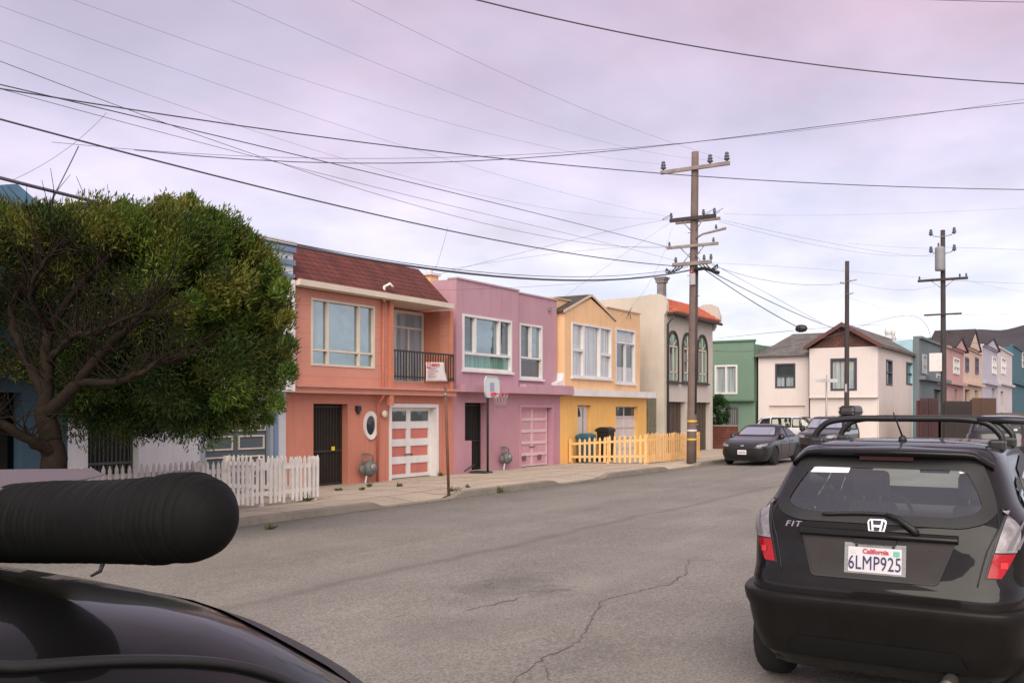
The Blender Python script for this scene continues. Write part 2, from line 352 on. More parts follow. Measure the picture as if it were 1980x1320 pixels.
    mb = MB(); u = F2.pt(737,700)[0]; zt = F2.pt(737,556)[1]
    mb.tube([F2.w(u,.07,zt-.35),F2.w(u,.07,zband0-.05),F2.w(u,-.1,zband0-.25),F2.w(u,-.12,walk_z(16.5))], .035); mb.build('downspout', PP, r)
    mb = MB(); mb.tube([F2.w(u+.01,.09,zt-.36),F2.w(u+.01,.1,zt+.02),F2.w(u+.12,.2,zt+.1),F2.w(u+.2,.24,zt+.02)], .04); mb.build('service_mast', WHITE, r)
    u = F2.pt(753,700)[0]; mb = MB(); F2.box(mb,u-.09,u+.06,.001,.1,zband0-.28,zeave-.002); mb.build('pilaster', OR, r)
    u = F2.pt(870,700)[0]; mb = MB(); F2.box(mb,u-.1,u+.05,.001,.09,zband1+.002,zeave-.002); mb.build('corner_post', OR, r)
    mb = MB(); mb.lathe([(.02,-.07),(.09,-.06),(.1,0),(.05,.02)], F1.w(F1.pt(739,800)[0],.06,F1.pt(739,800)[1]), 'Y', 14); mb.build('alarm_bell', CREAM, r)
    # balcony railing
    RZ0, RZ1 = F2.pt(868,738)[1], F2.pt(868,688)[1]
    mb = MB(); F2.box(mb,bal[0]+.03,bal[1]+.1,.1,.13,RZ1,RZ1+.045); F2.box(mb,bal[0]+.03,bal[1]+.1,.1,.13,RZ0+.06,RZ0+.1)
    k = 22
    for i in range(k+1):
        u = bal[0]+.05+(bal[1]-bal[0]+.03)*i/k; F2.box(mb,u-.011,u+.011,.105,.127,RZ0,RZ1)
    mb.build('railing', BLACKM, r)
    # no parking banner tied to the railing
    FS_ = Fac('Y',16.25); sp = [FS_.pt(824,700),FS_.pt(826,737),FS_.pt(863,734),FS_.pt(857,695)]
    u0_,u1_ = sp[0][0], sp[2][0]; zt = sp[0][1]; zb_ = sp[1][1]; W = u1_-u0_; H = zt-zb_
    b = thing('banner', 'white NO PARKING banner hung on the black balcony railing', 'banner', F2.w((u0_+u1_)/2,.16,zb_))
    mb = MB(); rows = []
    for i in range(13):
        row = []
        for j in range(13):
            a, c = j/12, i/12; sag = .05*c*math.sin(a*3.1); curl = .18*max(0,a-.75)*max(0,c-.5)*8
            shear = .1*H*a
            row.append(F2.w(u0_+W*(a*(.88+.12*c)), .155+.015*math.sin(a*7+c*3)+curl*.35, zt+shear*.6-H*c-.03*curl))
        rows.append(row)
    mb.grid(rows); br = mb.build('sheet', surf('banner_white',(.70,.64,.62),.7,.08,2,.05), b)
    br.modifiers.new('thick','SOLIDIFY').thickness = .006
    RED = surf('sign_red',(.62,.05,.06),.6,.1,3,0)
    M0 = Matrix(((1,0,0,u0_),(0,0,-1,16.42-.182),(0.06,1,0,zt),(0,0,0,1)))
    mb = MB(); M1 = M0 @ Matrix.Translation((0.1,-.09,0)); mb.add([M1@Vector(p) for p in ((-.085,-.075,0),(.1,-.075,0),(.1,.075,0),(-.085,.075,0))], [(0,1,2,3)])
    mb.build('red_square', RED, b)
    mb = MB(); mb.text('NO', .15, M1 @ Matrix.Translation((.008,0,.006)), .001, .004); mb.build('lettering', surf('sign_white',(.75,.7,.7),.6,.05,2,0), b)
    mb = MB(); mb.text('PARKING', .105, M0 @ Matrix.Translation((.405,-.085,.003)), .001, .004); mb.build('lettering', RED, b)
    mb = MB()
    for k, wd in enumerate((.46,.5,.4,.44)):               # lines of small print, unreadable in the photo
        x = .06
        while x < wd:
            l = random.uniform(.03,.08); z = -.2-.075*k
            mb.add([M0@Vector(p) for p in ((x,z,.003),(x+l,z,.003),(x+l,z+.028,.003),(x,z+.028,.003))], [(0,1,2,3)]); x += l+.02
    mb.build('small_print', surf('sign_faded',(.55,.28,.28),.7,.2,9,0), b)
    return r
pink_house()
gas_meter(PY(715,905,16.42), 'grey gas meter on the salmon pink wall under the oval window', 1.25)
# ------------------------------------------------------------------ PURPLE HOUSE
def purple_house():
    F1, F2, F3 = Fac('Y',16.6), Fac('Y',16.5), Fac('Y',16.75)
    x0, x1 = F1.pt(877,800)[0]+.004, F1.pt(1083,800)[0]; zb = -.4
    zb0, zb1 = F2.rect(880,743,1095,757)[2:]
    r = thing('town_house', 'mauve purple flat roofed house with white framed windows', 'house', ((x0+x1)/2,16.6,walk_z(16.6)), 'row houses across the street')
    PU = surf('mauve_stucco', (.49,.285,.34), .8, .1, .8, .4, 60, dirt=.32); PL = surf('mauve_lower', (.475,.25,.29), .8, .12, .9, .4, 60, dirt=.2)
    # lower
    d = F1.rect(899,778,942,918); d1 = (d[0],d[1],F1.pt(899,852)[1],d[3]); d2 = (F1.pt(912,800)[0],d[1],zb,d1[2]); gar = F1.rect(1004,782,1070,905); gar = (gar[0],gar[1],zb,gar[3])
    mb = MB(); F1.wall(mb,x0,x1,zb,zb0,[d1,d2,gar],-.25,0); mb.build('ground_floor_wall', PL, r)
    ztop = F2.rect(874,537,1002,600)[3]; ztop2 = F3.rect(1003,567,1069,600)[3]
    shell(r, F1, x0, x1, zb, ztop2-.25, 10, PU, 1.0)
    xs = F2.pt(1002,600)[0]; wa = F2.rect(894,606,989,714); wb = F3.rect(1004,624,1048,731)
    mb = MB(); F2.wall(mb,x0,xs,zb1,ztop,[wa],-.3,0); F2.box(mb,x0-.006,x0+.25,-2.6,-.301,zb1,ztop-.004); F2.box(mb,xs-.25,xs,-2.6,-.301,zb1,ztop-.004); F2.box(mb,x0+.251,xs-.251,-2.6,-2.35,zb1,ztop-.004); mb.build('bay_wall', PU, r)
    mb = MB(); F3.wall(mb,xs+.002,x1+.02,zb1,ztop2,[wb],-.3,0); mb.build('upper_wall', PU, r)
    mb = MB(); F2.box(mb,x0-.02,xs+.03,-.32,.04,ztop+.001,ztop+.05); F3.box(mb,xs+.031,x1+.03,-.32,.04,ztop2+.001,ztop2+.05); mb.build('parapet_cap', surf('mauve_cap',(.5,.36,.42),.6,.1,2,.05), r)
    mb = MB(); F2.box(mb,x0,x1+.35,-.2,.28,zb0,zb1); mb.build('belt_course', PU, r)
    mb = MB(); F2.box(mb,F2.pt(1004,740)[0],x1+.345,.02,.26,zb1+.002,zb1+.1); mb.build('ledge', PU, r)
    F2.window(r, wa, WHITE, GL_SKY, .075, vb=((.25,.3,1),(.74,.3,1)), hb=(.3,), bars=.075, sill=WHITE, panes=[(.04,.22,.36,.97,GL_DARK),(.78,.96,.36,.97,GL_DARK),(.03,.97,.03,.26,GL_GREEN)])
    F3.window(r, wb, WHITE, GL_DARK, .07, vb=((.5,.38,1),), hb=(.38,), bars=.07, sill=WHITE, panes=[(.55,.95,.42,.96,GL_SKY),(.06,.94,.05,.33,glass('glass_brown_curtain',curtain=(.06,.04,.035),refl=.12))])
    g = security_gate(r, F1, (d[0],d[1],walk_z(16.6)+.05,d1[3]), surf('gate_black',(.014,.014,.014),.6,.2,3,.1), -.3, 10)
    mb = MB(); F1.box(mb,d2[0],d2[1],-.2,.15,zb,walk_z(16.6)+.06); mb.build('doorstep', CONC, r)
    jamb(r, F1, gar, surf('mauve_trim',(.5,.26,.33),.7,.1,2,.05), .09, -.25, .03)
    gd = (gar[0]+.09,gar[1]-.16,walk_z(16.6)+.02,gar[3]-.1)
    dr = garage_door(r, F1, gd, 5, 2, surf('mauve_pale',(.66,.48,.50),.6,.1,2,.05), surf('mauve_panel',(.56,.31,.35),.6,.12,2,.1,dirt=.2), -.2, None, .1)
    mb = MB()
    for f in (.25,.75): 
        u = gd[0]+(gd[1]-gd[0])*f; F1.box(mb,u-.1,u+.1,-.199,-.15,gd[2]+.2,gd[2]+.36)
    mb.build('vent', surf('vent_grey',(.16,.09,.1),.7,.2,5,.1), dr)
    mb = MB(); a = F1.pt(885,910); b_ = F1.pt(913,898); mb.tube([F1.w(a[0],.25,a[1]),F1.w(b_[0],.1,b_[1]+.02)], .02); mb.build('handrail', BLACKM, r)
    mb = MB(); u,z = F3.pt(1061,598); F3.box(mb,u-.06,u+.06,.001,.1,z-.05,z+.07); mb.build('service_bracket', METAL, r)
purple_house()
gas_meter(PY(980,885,16.45), 'grey gas meter on the mauve wall beside the mauve garage door', 1.15)
def hoop():
    Y = 15.9; x,_,zr = PY(955,760,Y); x0 = PY(943,800,Y)[0]
    r = thing('basketball_hoop', 'portable basketball hoop with white backboard in front of the mauve house', 'basketball hoop', (x0,Y,walk_z(Y)))
    z1 = PY(943,742,Y)[2]
    mb = MB(); mb.tube([(x0,Y,walk_z(Y)),(x0,Y,z1-.5),(x0-.02,Y,z1)], .036, 10); mb.build('pole', BLACKM, r)
    mb = MB(); mb.hexa([(x0-.25,Y-.1,walk_z(Y)-.01),(x0+.2,Y-.1,walk_z(Y)-.01),(x0+.2,Y+.55,walk_z(Y)-.01),(x0-.25,Y+.55,walk_z(Y)-.01)],[(x0-.2,Y-.05,walk_z(Y)+.06),(x0+.15,Y-.05,walk_z(Y)+.06),(x0+.15,Y+.5,walk_z(Y)+.06),(x0-.2,Y+.5,walk_z(Y)+.06)]); mb.build('base', BLACKM, r, bevel=.02)
    # the board faces along the street, turned a little to it
    c = Vector(PY(945,748,Y)); c.y = Y-.12
    ax = Vector((1,.05,0)).normalized(); up = Vector((0,0,1)); nn = Vector((.05,-1,0)); w,h = .42,.31
    T = lambda a,b,n=0: c+ax*a+up*b+nn*n
    mb = MB(); pts = [(-w*.8,-h),(w*.8,-h),(w,-h*.5),(w,h*.6),(w*.8,h),(-w*.8,h),(-w,h*.6),(-w,-h*.5)]
    mb.prism([T(a,b) for a,b in pts], nn*-.03); bb = mb.build('backboard', surf('board_white',(.62,.68,.68),.4,.05,2,0), r)
    mb = MB(); mb.prism([T(a,b,.004) for a,b in ((-.12,-.13),(.12,-.13),(.12,.13),(-.12,.13))], nn*.003); mb.build('target_square', surf('board_blue',(.33,.36,.5),.5,.1,4,0), bb)
    mb = MB(); fr = [T(a,b,.006) for a,b in pts]+[T(pts[0][0],pts[0][1],.006)]; mb.tube(fr, .016, 6); mb.build('board_edge', surf('board_grey',(.45,.5,.5),.5,.1,4,0), bb)
    rc = c+nn*.3+up*(-.2)
    ring = [rc+Vector((math.cos(a*math.pi/10)*.23, math.sin(a*math.pi/10)*.23, 0)) for a in range(21)]
    mb = MB(); mb.tube(ring, .014, 6, cap=False); mb.prism([rc+nn*-.3+ax*a+up*b for a,b in ((-.08,-.06),(.08,-.06),(.08,.04),(-.08,.04))], nn*.1); rim = mb.build('rim', surf('rim_red',(.6,.06,.09),.5,.1,4,0), r)
    mb = MB()
    for k in range(12):
        a0 = k*math.pi/6
        for s in (1,-1):
            mb.tube([rc+Vector((math.cos(a0+s*.52*t/3)*(.23-.09*t/3), math.sin(a0+s*.52*t/3)*(.23-.09*t/3), -.42*t/3)) for t in range(4)], .005, 4)
    mb.build('net', surf('net_white',(.38,.29,.29),.8,.1,4,0), r)
hoop()
# ------------------------------------------------------------------ YELLOW HOUSE
def yellow_house():
    F1, FW, FB = Fac('Y',16.6), Fac('Y',16.95), Fac('Y',16.5)
    x0, x1 = F1.pt(1083,800)[0]+.004, F1.pt(1250,800)[0]; zb = -.45
    GO = surf('golden_stucco', (.82,.47,.14), .8, .1, .8, .4, 60, dirt=.32); PE = surf('peach_stucco', (.81,.52,.285), .8, .1, .8, .4, 60, dirt=.28)
    r = thing('town_house', 'golden yellow house with a peach gabled bay and white ledge', 'house', ((x0+x1)/2,16.6,walk_z(16.6)), 'row houses across the street')
    zl0, zl1 = F1.rect(1097,752,1263,765)[2:]
    d = F1.rect(1117,783,1143,890); d = (d[0],d[1],zb,d[3]); gar = F1.rect(1189,783,1234,890); gar = (gar[0],gar[1],zb,gar[3])
    mb = MB(); F1.wall(mb,x0,x1,zb,zl0,[d,gar],-.25,0); mb.build('ground_floor_wall', GO, r)
    zp = FW.rect(1170,594,1236,620)[3]; zpl = FW.rect(1072,577,1090,600)[3]
    shell(r, F1, x0, x1, zb, zl1, 10, GO, 1.0)
    xu0, xu1 = FW.pt(1070,700)[0], FW.pt(1237,700)[0]; bx0, bx1 = FB.pt(1092,700)[0], FB.pt(1188,700)[0]
    wc = FB.rect(1105,622,1182,728); wd = FW.rect(1190,633,1228,740)
    xm = (bx0+bx1)/2
    mb = MB(); FW.wall(mb,xu0,xu1,zl1,zp,[wd,(bx0+.3,bx1-.3,wc[2],wc[3])],-.3,0); FW.box(mb,xu0,xu1,-9.6,-1.1,zl1+.001,zp-.2); FW.box(mb,xu0,xu0+.2,-1.099,-.301,zl1+.001,zp-.2); FW.box(mb,xu1-.2,xu1,-1.099,-.301,zl1+.001,zp-.2)
    FW.box(mb,xu0+.001,xm-.4,-.3,-.002,zp+.001,zpl); mb.build('upper_wall', PE, r)
    ap = FB.pt(1142,572); zev = FB.pt(1188,619)[1]
    mb = MB(); FB.wall(mb,bx0,bx1,zl1+.001,zev,[wc],-.25,0); FB.box(mb,bx0,bx0+.2,-.449,-.251,zl1+.001,zev); FB.box(mb,bx1-.2,bx1,-.449,-.251,zl1+.001,zev)
    FB.poly(mb, [(bx0,zev+.001),(bx1,zev+.001),(xm,ap[1]-.1)], -.25, -.001); mb.build('bay_wall', PE, r)
    # gable roof slabs
    RF = shingle('brown_shingle',(.085,.07,.055),(.06,.05,.04),.25,.12)
    mb = MB(); s = (ap[1]-zev)/((bx1-bx0)/2); ov = .12; t = .06
    for sg, xe in ((-1,bx0),(1,bx1)):
        a = (xe+sg*ov, zev-ov*s); b_ = (xm, ap[1])
        mb.prism([(a[0],16.47,a[1]),(b_[0],16.47,b_[1]),(b_[0],16.47,b_[1]+t),(a[0],16.47,a[1]+t)], (0,2.4,0))
    mb.build('gable_roof', RF, r)
    mb = MB()
    for sg, xe in ((-1,bx0),(1,bx1)):
        a = (xe+sg*(ov+.02), zev-ov*s-.02); b_ = (xm, ap[1]-.02)
        mb.prism([(a[0],16.44,a[1]),(b_[0],16.44,b_[1]),(b_[0],16.44,b_[1]+t+.03),(a[0],16.44,a[1]+t+.03)], (0,.028,0))
    mb.build('bargeboard', surf('bargeboard_pale',(.62,.48,.36),.6,.1,2,0), r)
    mb = MB(); FW.box(mb,bx1+.2,xu1+.03,-.33,.05,zp+.001,zp+.05); mb.build('parapet_cap', surf('peach_cap',(.6,.42,.3),.7,.1,2,0), r); mb = MB(); FW.box(mb,xu0-.01,xm-.41,-.33,.05,zpl+.001,zpl+.05); mb.build('parapet_cap', surf('peach_cap',(.6,.42,.3),.7,.1,2,0), r)
    FB.window(r, wc, WHITE, GL_PALE, .07, vb=(.29,.70), hb=((.5,0,.29),(.47,.7,1)), bars=.11, sill=WHITE)
    FW.window(r, wd, WHITE, GL_PALE, .08, vb=((.5,0,.72),), hb=(.74,), bars=.07, sill=WHITE, panes=[(.12,.9,.3,.7,GL_DARK),(.06,.94,.78,.96,GL_PALE)])
    mb = MB(); F1.box(mb,x0+.35,x1+.35,-.6,.3,zl0,zl1); mb.build('ledge', WHITE, r)
    u0 = F1.pt(1073,740)[0]; u1 = F1.pt(1096,740)[0]; z0 = F1.pt(1080,746)[1]
    mb = MB(); F1.poly(mb, [(u0+.02,zl1+.002),(u1,zl1+.002),(u1,F1.pt(1090,703)[1]),(u1-.22,F1.pt(1090,703)[1]),(u1-.3,z0+.55),(u1-.45,z0+.2),(u0+.02,z0+.1)], -.3, .06); mb.build('parapet_step', WHITE, r)
    # doors
    DW = surf('door_white',(.62,.55,.52),.5,.08,2,.05)
    mb = MB(); F1.box(mb,d[0]+.02,d[1]-.02,-.2,-.15,zb,d[3]-.02); dr = mb.build('front_door', DW, r)
    mb = MB(); F1.box(mb,(d[0]+d[1])/2+.1,(d[0]+d[1])/2+.14,-.149,-.12,zb+.3,d[3]-.1); mb.build('door_edge', METAL, dr)
    cu, cz = d[0]+.28, d[3]-.42
    mb = MB(); F1.poly(mb, [(cu+.2*math.cos(a*math.pi/10), cz+.34*math.sin(a*math.pi/10)) for a in range(11)], -.149,-.14); mb.build('fan_light', GL_DARK, dr)
    jamb(r, F1, gar, GO, .05, -.24, .012)
    garage_door(r, F1, (gar[0]+.05,gar[1]-.05,walk_z(16.6),gar[3]-.05), 5, 2, DW, DW, -.16, GL_DARK, .06)
    mb = MB(); c = FW.w(xu1-1.2,.02,zp-.15); mb.tube([c,(c[0],c[1]-.12,c[2]+.25),(c[0]-.05,c[1]-.2,c[2]+.3)], .02, 6); mb.tube([(c[0]-.25,c[1]-.03,c[2]-.1),(c[0],c[1]-.1,c[2]+.05),(c[0]+.22,c[1]-.03,c[2]-.12)], .015, 6); mb.build('service_bracket', METAL, r)
    u = F1.pt(1190,700)[0]+.02; mb = MB(); mb.tube([FW.w(bx1+.12,.05,zl1),FW.w(bx1+.12,.05,zev-.1)], .035, 8); mb.build('downspout', PE, r)
yellow_house()
# ------------------------------------------------------------------ GREY HOUSE with arched windows
def grey_house():
    F = Fac('Y',16.6); x0 = F.pt(1284,700)[0]; x1 = F.pt(1378,700)[0]; zb = -.5
    GR = surf('grey_stucco',(.55,.495,.44),.85,.1,.8,.4,60,dirt=.15); BE = surf('beige_stucco',(.56,.51,.43),.85,.12,.6,.4,50,dirt=.25)
    r = thing('town_house','grey house with a red tile roof edge and three arched windows','house',((x0+x1)/2,16.6,walk_z(16.6)),'row houses across the street')
    zev = F.pt(1284,603)[1]; zto = PY(1284,577,17.5)[2]-.1
    d1 = F.rect(1289,776,1326,872); d2 = F.rect(1345,776,1374,872); d1 = (d1[0],d1[1],zb,d1[3]); d2 = (d2[0],d2[1],zb,d1[3])
    mb = MB(); F.wall(mb,x0+.26,x1,zb,zev,[d1,d2],-.3,0); F.box(mb,x0+.26,x1,-12,-1.2,zb,zev); F.box(mb,x1-.2,x1,-1.199,-.301,zb,zev); mb.build('front_wall', GR, r)
    # side wall with its stepped, curled parapet
    zc = F.pt(1278,566)[1]; zs = PX(1150,579,x0)[2]
    ys = 16.6
    prof = [(ys,zb),(ys,zev-.15),(ys-.12,zev+.05),(ys-.12,zev+.4),(ys+.02,zc-.1),(ys+.2,zc),(ys+.7,zc-.01),(ys+1.5,zc-.08),(ys+12,zs-.1),(ys+12,zb)]
    mb = MB(); mb.prism([(x0,y,z) for y,z in prof], (.255,0,0)); mb.build('side_wall', BE, r)
    mb = MB(); mb.prism([(x1+.002,y,z-.25) for y,z in prof if z > zb]+[(x1+.002,ys+12,zev),(x1+.002,ys,zev-.4)][:0]+[(x1+.002,ys+12,zev-.6)], (.25,0,0)); cz_=F.pt(1368,586)[1]; mb.prism([(x1-.2,16.15,zev-.05),(x1-.2,16.15,zev+.3),(x1-.2,16.3,cz_-.15),(x1-.2,16.6,cz_),(x1-.2,17.0,cz_),(x1-.2,17.4,cz_-.2),(x1-.2,17.4,zev-.05)],(.201,0,0)); mb.build('parapet_end', GR, r)
    # tile roof, half-round tiles
    mb = MB(); n = int((x1-x0-.3)/.22)
    mb.hexa([(x0+.26,16.2,zev),(x1,16.2,zev),(x1,17.5,zev),(x0+.26,17.5,zev)],[(x0+.26,17.4,zto),(x1,17.4,zto),(x1,17.5,zto),(x0+.26,17.5,zto)])
    for i in range(n+1):
        x = x0+.38+i*.22
        for k in range(5):
            a = Vector((x,16.16,zev+.0)).lerp(Vector((x,17.42,zto+.02)), k/5); b_ = Vector((x,16.16,zev)).lerp(Vector((x,17.42,zto+.02)), (k+1.15)/5)
            mb.tube([a+Vector((0,0,.03)), b_], [.095,.075], 8)
    mb.build('tile_roof', surf('red_tile',(.50,.125,.065),.8,.3,3,.2,30), r)
    mb = MB(); F.box(mb,x0+.27,x1-.002,.001,.38,zev-.1,zev-.005); mb.tube([F.w(x0+.2,.42,zev-.04),F.w(x1+.1,.42,zev-.1)], .07, 8); mb.build('gutter', surf('gutter_brown',(.05,.04,.035),.6,.2,3,.1), r)
    mb = MB(); mb.tube([F.w(x0+.3,.38,zev-.1),F.w(x0+.3,.06,zev-.5),F.w(x0+.3,.06,walk_z(16.6)-.1)], .05, 8); mb.build('downspout', surf('gutter_brown',(.05,.04,.035)), r)
    ch = PX(1275,567,x0); mb = MB(); mb.box(x0+.05,x0+.4,ch[1]-.16,ch[1]+.14,zc-.4,zc+.5); mb.box(x0,x0+.45,ch[1]-.21,ch[1]+.19,zc+.5,zc+.58)
    mb.hexa([(x0,ch[1]-.2,zc+.582),(x0+.45,ch[1]-.2,zc+.582),(x0+.45,ch[1]+.18,zc+.582),(x0,ch[1]+.18,zc+.582)],[(x0-.06,ch[1]-.3,zc+.74),(x0+.52,ch[1]-.3,zc+.74),(x0+.52,ch[1]+.26,zc+.74),(x0-.06,ch[1]+.26,zc+.74)]); mb.build('chimney', surf('chimney_grey',(.22,.2,.2),.8,.2,3,.2), r)
    # arched windows
    DK = surf('bronze_frame',(.05,.038,.03),.6,.2,3,.05)
    for px0, px1, pt, pb in ((1290,1310,637,737),(1318,1338,641,738),(1347,1366,645,740)):
        u0,u1,z0,z1 = F.rect(px0,pt,px1,pb); c = (u0+u1)/2; ra = (u1-u0)/2
        def arch(k): 
            rr = ra*k; zz = z1-ra*1.2
            return [(c-rr,z0+(1-k)*.3),(c+rr,z0+(1-k)*.3)]+[(c+rr*math.cos(a*math.pi/12),zz+rr*1.2*math.sin(a*math.pi/12)) for a in range(13)]
        o, i_ = arch(1), arch(.87); m = len(o); mb = MB()
        vs = [F.w(u,.09,z) for u,z in o]+[F.w(u,.07,z) for u,z in i_]+[F.w(u,0,z) for u,z in o]+[F.w(u,.012,z) for u,z in i_]
        mb.add(vs, [f for k in range(m) for f in ((k,(k+1)%m,(k+1)%m+m,k+m),(k,k+2*m,(k+1)%m+2*m,(k+1)%m),(k+m,(k+1)%m+m,(k+1)%m+3*m,k+3*m))])
        F.box(mb,u0-.08,u1+.08,0,.14,z0-.1,z0-.005)
        w = mb.build('arched_window', DK, r)
        mb = MB(); F.poly(mb, arch(.89), .004, .014); mb.build('pane', GL_GREEN, w)
        mb = MB(); F.box(mb,u0+ra*.24,c-.03,.0145,.02,z0+.45,z1-ra*1.2); mb.build('pane', GL_DARK, w)
        mb = MB(); zz = z1-ra*1.2
        for (a,b,cc,dd) in ((c-.03,c+.03,z0+.05,zz),(u0+ra*.2,u1-ra*.2,zz-.03,zz+.03),(u0+ra*.2,u1-ra*.2,z0+.4,z0+.45),(u0+ra*.2,u0+ra*.27,z0+.05,zz),(u1-ra*.27,u1-ra*.2,z0+.05,zz)): F.box(mb,a,b,.02,.05,cc,dd)
        for a in (.6,1.57,2.5): mb.tube([F.w(c,.03,zz),F.w(c+ra*.78*math.cos(a),.03,zz+ra*.9*math.sin(a))], .02, 5)
        mb.build('muntin', CREAM, w)
    # ground floor doors, brown
    BR = surf('brown_door',(.085,.06,.04),.7,.2,2,.15,30)
    for d in (d1,d2):
        mb = MB(); F.box(mb,d[0]+.002,d[1]-.002,-.30,-.25,zb,d[3]-.002)
        for k in range(1,5): F.box(mb,d[0]+(d[1]-d[0])*k/5-.03,d[0]+(d[1]-d[0])*k/5+.03,-.25,-.22,zb,d[3]-.01)
        mb.build('garage_door', BR, r)
grey_house()
# ------------------------------------------------------------------ WHITE-BLUE house behind the tree and the blue house left of it
def pale_house():
    F1, F2 = Fac('Y',16.6), Fac('Y',16.25); x1 = F1.pt(553,800)[0]-.004; x0 = F1.pt(131,800)[0]; zb = -.4
    WB = surf('pale_blue_stucco',(.58,.575,.59),.8,.12,.8,.35,60,dirt=.2); ux1 = F2.pt(566.5,600)[0]
    TEAL = surf('teal_grey_door',(.085,.115,.125),.6,.15,2,.1)
    r = thing('town_house','pale blue white house half hidden behind the cypress tree','house',((x0+x1)/2,16.6,walk_z(16.6)),'row houses across the street')
    z1 = F2.pt(560,757)[1]; zt = F2.pt(540,470)[1]
    e = F1.rect(170,770,268,960); e = (e[0],e[1],zb,z1-.25); g = F1.rect(388,784,527,960,1); g = (g[0],g[1],zb,F1.pt(450,788)[1])
    mb = MB(); F1.wall(mb,x0,x1,zb,z1,[e,g],-.25,0); mb.build('ground_floor_wall', WB, r)
    w = (x0+2.0,x1-1.6,z1+1.0,z1+2.6)
    mb = MB(); F2.wall(mb,x0,ux1,z1,zt,[w],-.3,0); mb.build('upper_wall', siding('pale_blue_boards',(.63,.65,.69),.45,.75,width=.05), r)
    shell(r, F1, x0, x1, zb, zt-.3, 10, WB, 1.0)
    BL = surf('blue_stripe',(.17,.25,.36),.7,.1,2,.1)
    mb = MB()
    for k, (a,b) in enumerate(((.0,.12),(.30,.42),(.62,.70))): F2.box(mb,x0,ux1+.02,.001,.09-.02*k,zt-b-.05,zt-a-.05)
    mb.build('cornice_stripe', BL, r)
    mb = MB(); F2.box(mb,x0-.02,ux1+.03,-.35,.1,zt+.001,zt+.08); F2.box(mb,ux1-.22,ux1+.025,.001,.05,z1,zt-.8); mb.build('trim', WHITE, r)
    F2.window(r, w, WHITE, GL_SKY, .08, vb=(.33,.66), hb=(.3,))
    # garage: teal door with white outlined panels, grille glass on top
    mb = MB(); jw=.08
    jamb(r, F1, g, surf('trim_bluegrey',(.28,.33,.38),.6,.1,2,0), .1, -.2, .03)
    u0,u1,za,zc_ = g[0]+.1,g[1]-.1,walk_z(16.6),g[3]-.1; H=(zc_-za)/4
    mb = MB(); F1.box(mb,u0,u1,-.16,-.1,za,zc_); dr = mb.build('garage_door', TEAL, r)
    for row in range(3):
        for c in range(2):
            a = u0+(u1-u0)*(c/2)+.08; b = u0+(u1-u0)*((c+1)/2)-.08; z = za+H*row+.08; zz = za+H*(row+1)-.06
            mb = MB(); t = .035
            for q in ((a,b,z,z+t),(a,b,zz-t,zz),(a,a+t,z+t,zz-t),(b-t,b,z+t,zz-t)): F1.box(mb,q[0],q[1],-.1,-.07,q[2],q[3])
            mb.build('panel_outline', CREAM, dr)
    mb = MB(); F1.box(mb,u0+.05,u1-.05,-.1,-.09,zc_-H+.05,zc_-.05); mb.build('pane', GL_DARK, dr)
    mb = MB()
    for k in range(13): u = u0+.05+(u1-u0-.1)*k/12; F1.box(mb,u-.012,u+.012,-.09,-.07,zc_-H+.05,zc_-.05)
    for z in (zc_-H+.05, zc_-H*.5, zc_-.06): F1.box(mb,u0+.05,u1-.05,-.088,-.068,z-.012,z+.012)
    mb.build('window_grille', CREAM, dr)
    u = g[1]+.03; mb = MB(); F1.box(mb,u,u+.13,.001,.03,zb,z1-.1); mb.build('corner_stripe', BL, r)
    security_gate(r, F1, (e[0],e[1],zb+.1,e[3]), surf('gate_grey',(.05,.06,.06),.6,.2,3,.1), -.22, 12)
    return x0
xa = pale_house()
def blue_house():
    F1 = Fac('Y',16.6); x1 = xa-.004; x0 = x1-7; zb = -.4
    B = surf('deep_blue_stucco',(.035,.075,.115),.8,.15,.8,.35,60,dirt=.2)
    r = thing('town_house','deep blue house with dark doorway at the left behind the tree','house',((x0+x1)/2,16.6,walk_z(16.6)),'row houses across the street')
    d = F1.rect(-60,784,42,960); d = (d[0],d[1],zb,2.0); g = (x0+.8,d[0]-.8,zb,2.0)
    mb = MB(); w = (x0+1.5,x1-2,3.2,4.7); F1.wall(mb,x0,x1,zb,5.35,[d,g,w],-.25,0); mb.build('wall', B, r)
    shell(r, F1, x0, x1, zb, 5.3, 10, B, 1.0)
    F1.window(r, w, WHITE, GL_SKY, .08, vb=(.5,), hb=(.3,))
    mb = MB(); F1.box(mb,d[0],d[1],-.5,-.45,zb,d[3]); mb.build('front_door', DARKIN, r)
    garage_door(r, F1, (g[0],g[1],walk_z(16.6),g[3]), 4, 2, B, B, -.2)
    mb = MB(); F1.box(mb,x0,x1,.001,.2,2.25,2.45); mb.build('belt_course', B, r)
    ap = PY(4,362,17.5); xr_ = PY(42,405,17.5)[0]; s = xr_-ap[0]
    mb = MB(); mb.prism([(ap[0]-2.4,17.0,5.2),(xr_+.6,17.0,5.2),(ap[0],17.0,ap[2])], (0,5,0)); mb.build('gable_roof', surf('blue_roof',(.10,.20,.30),.8,.2,2,.2), r)
blue_house()
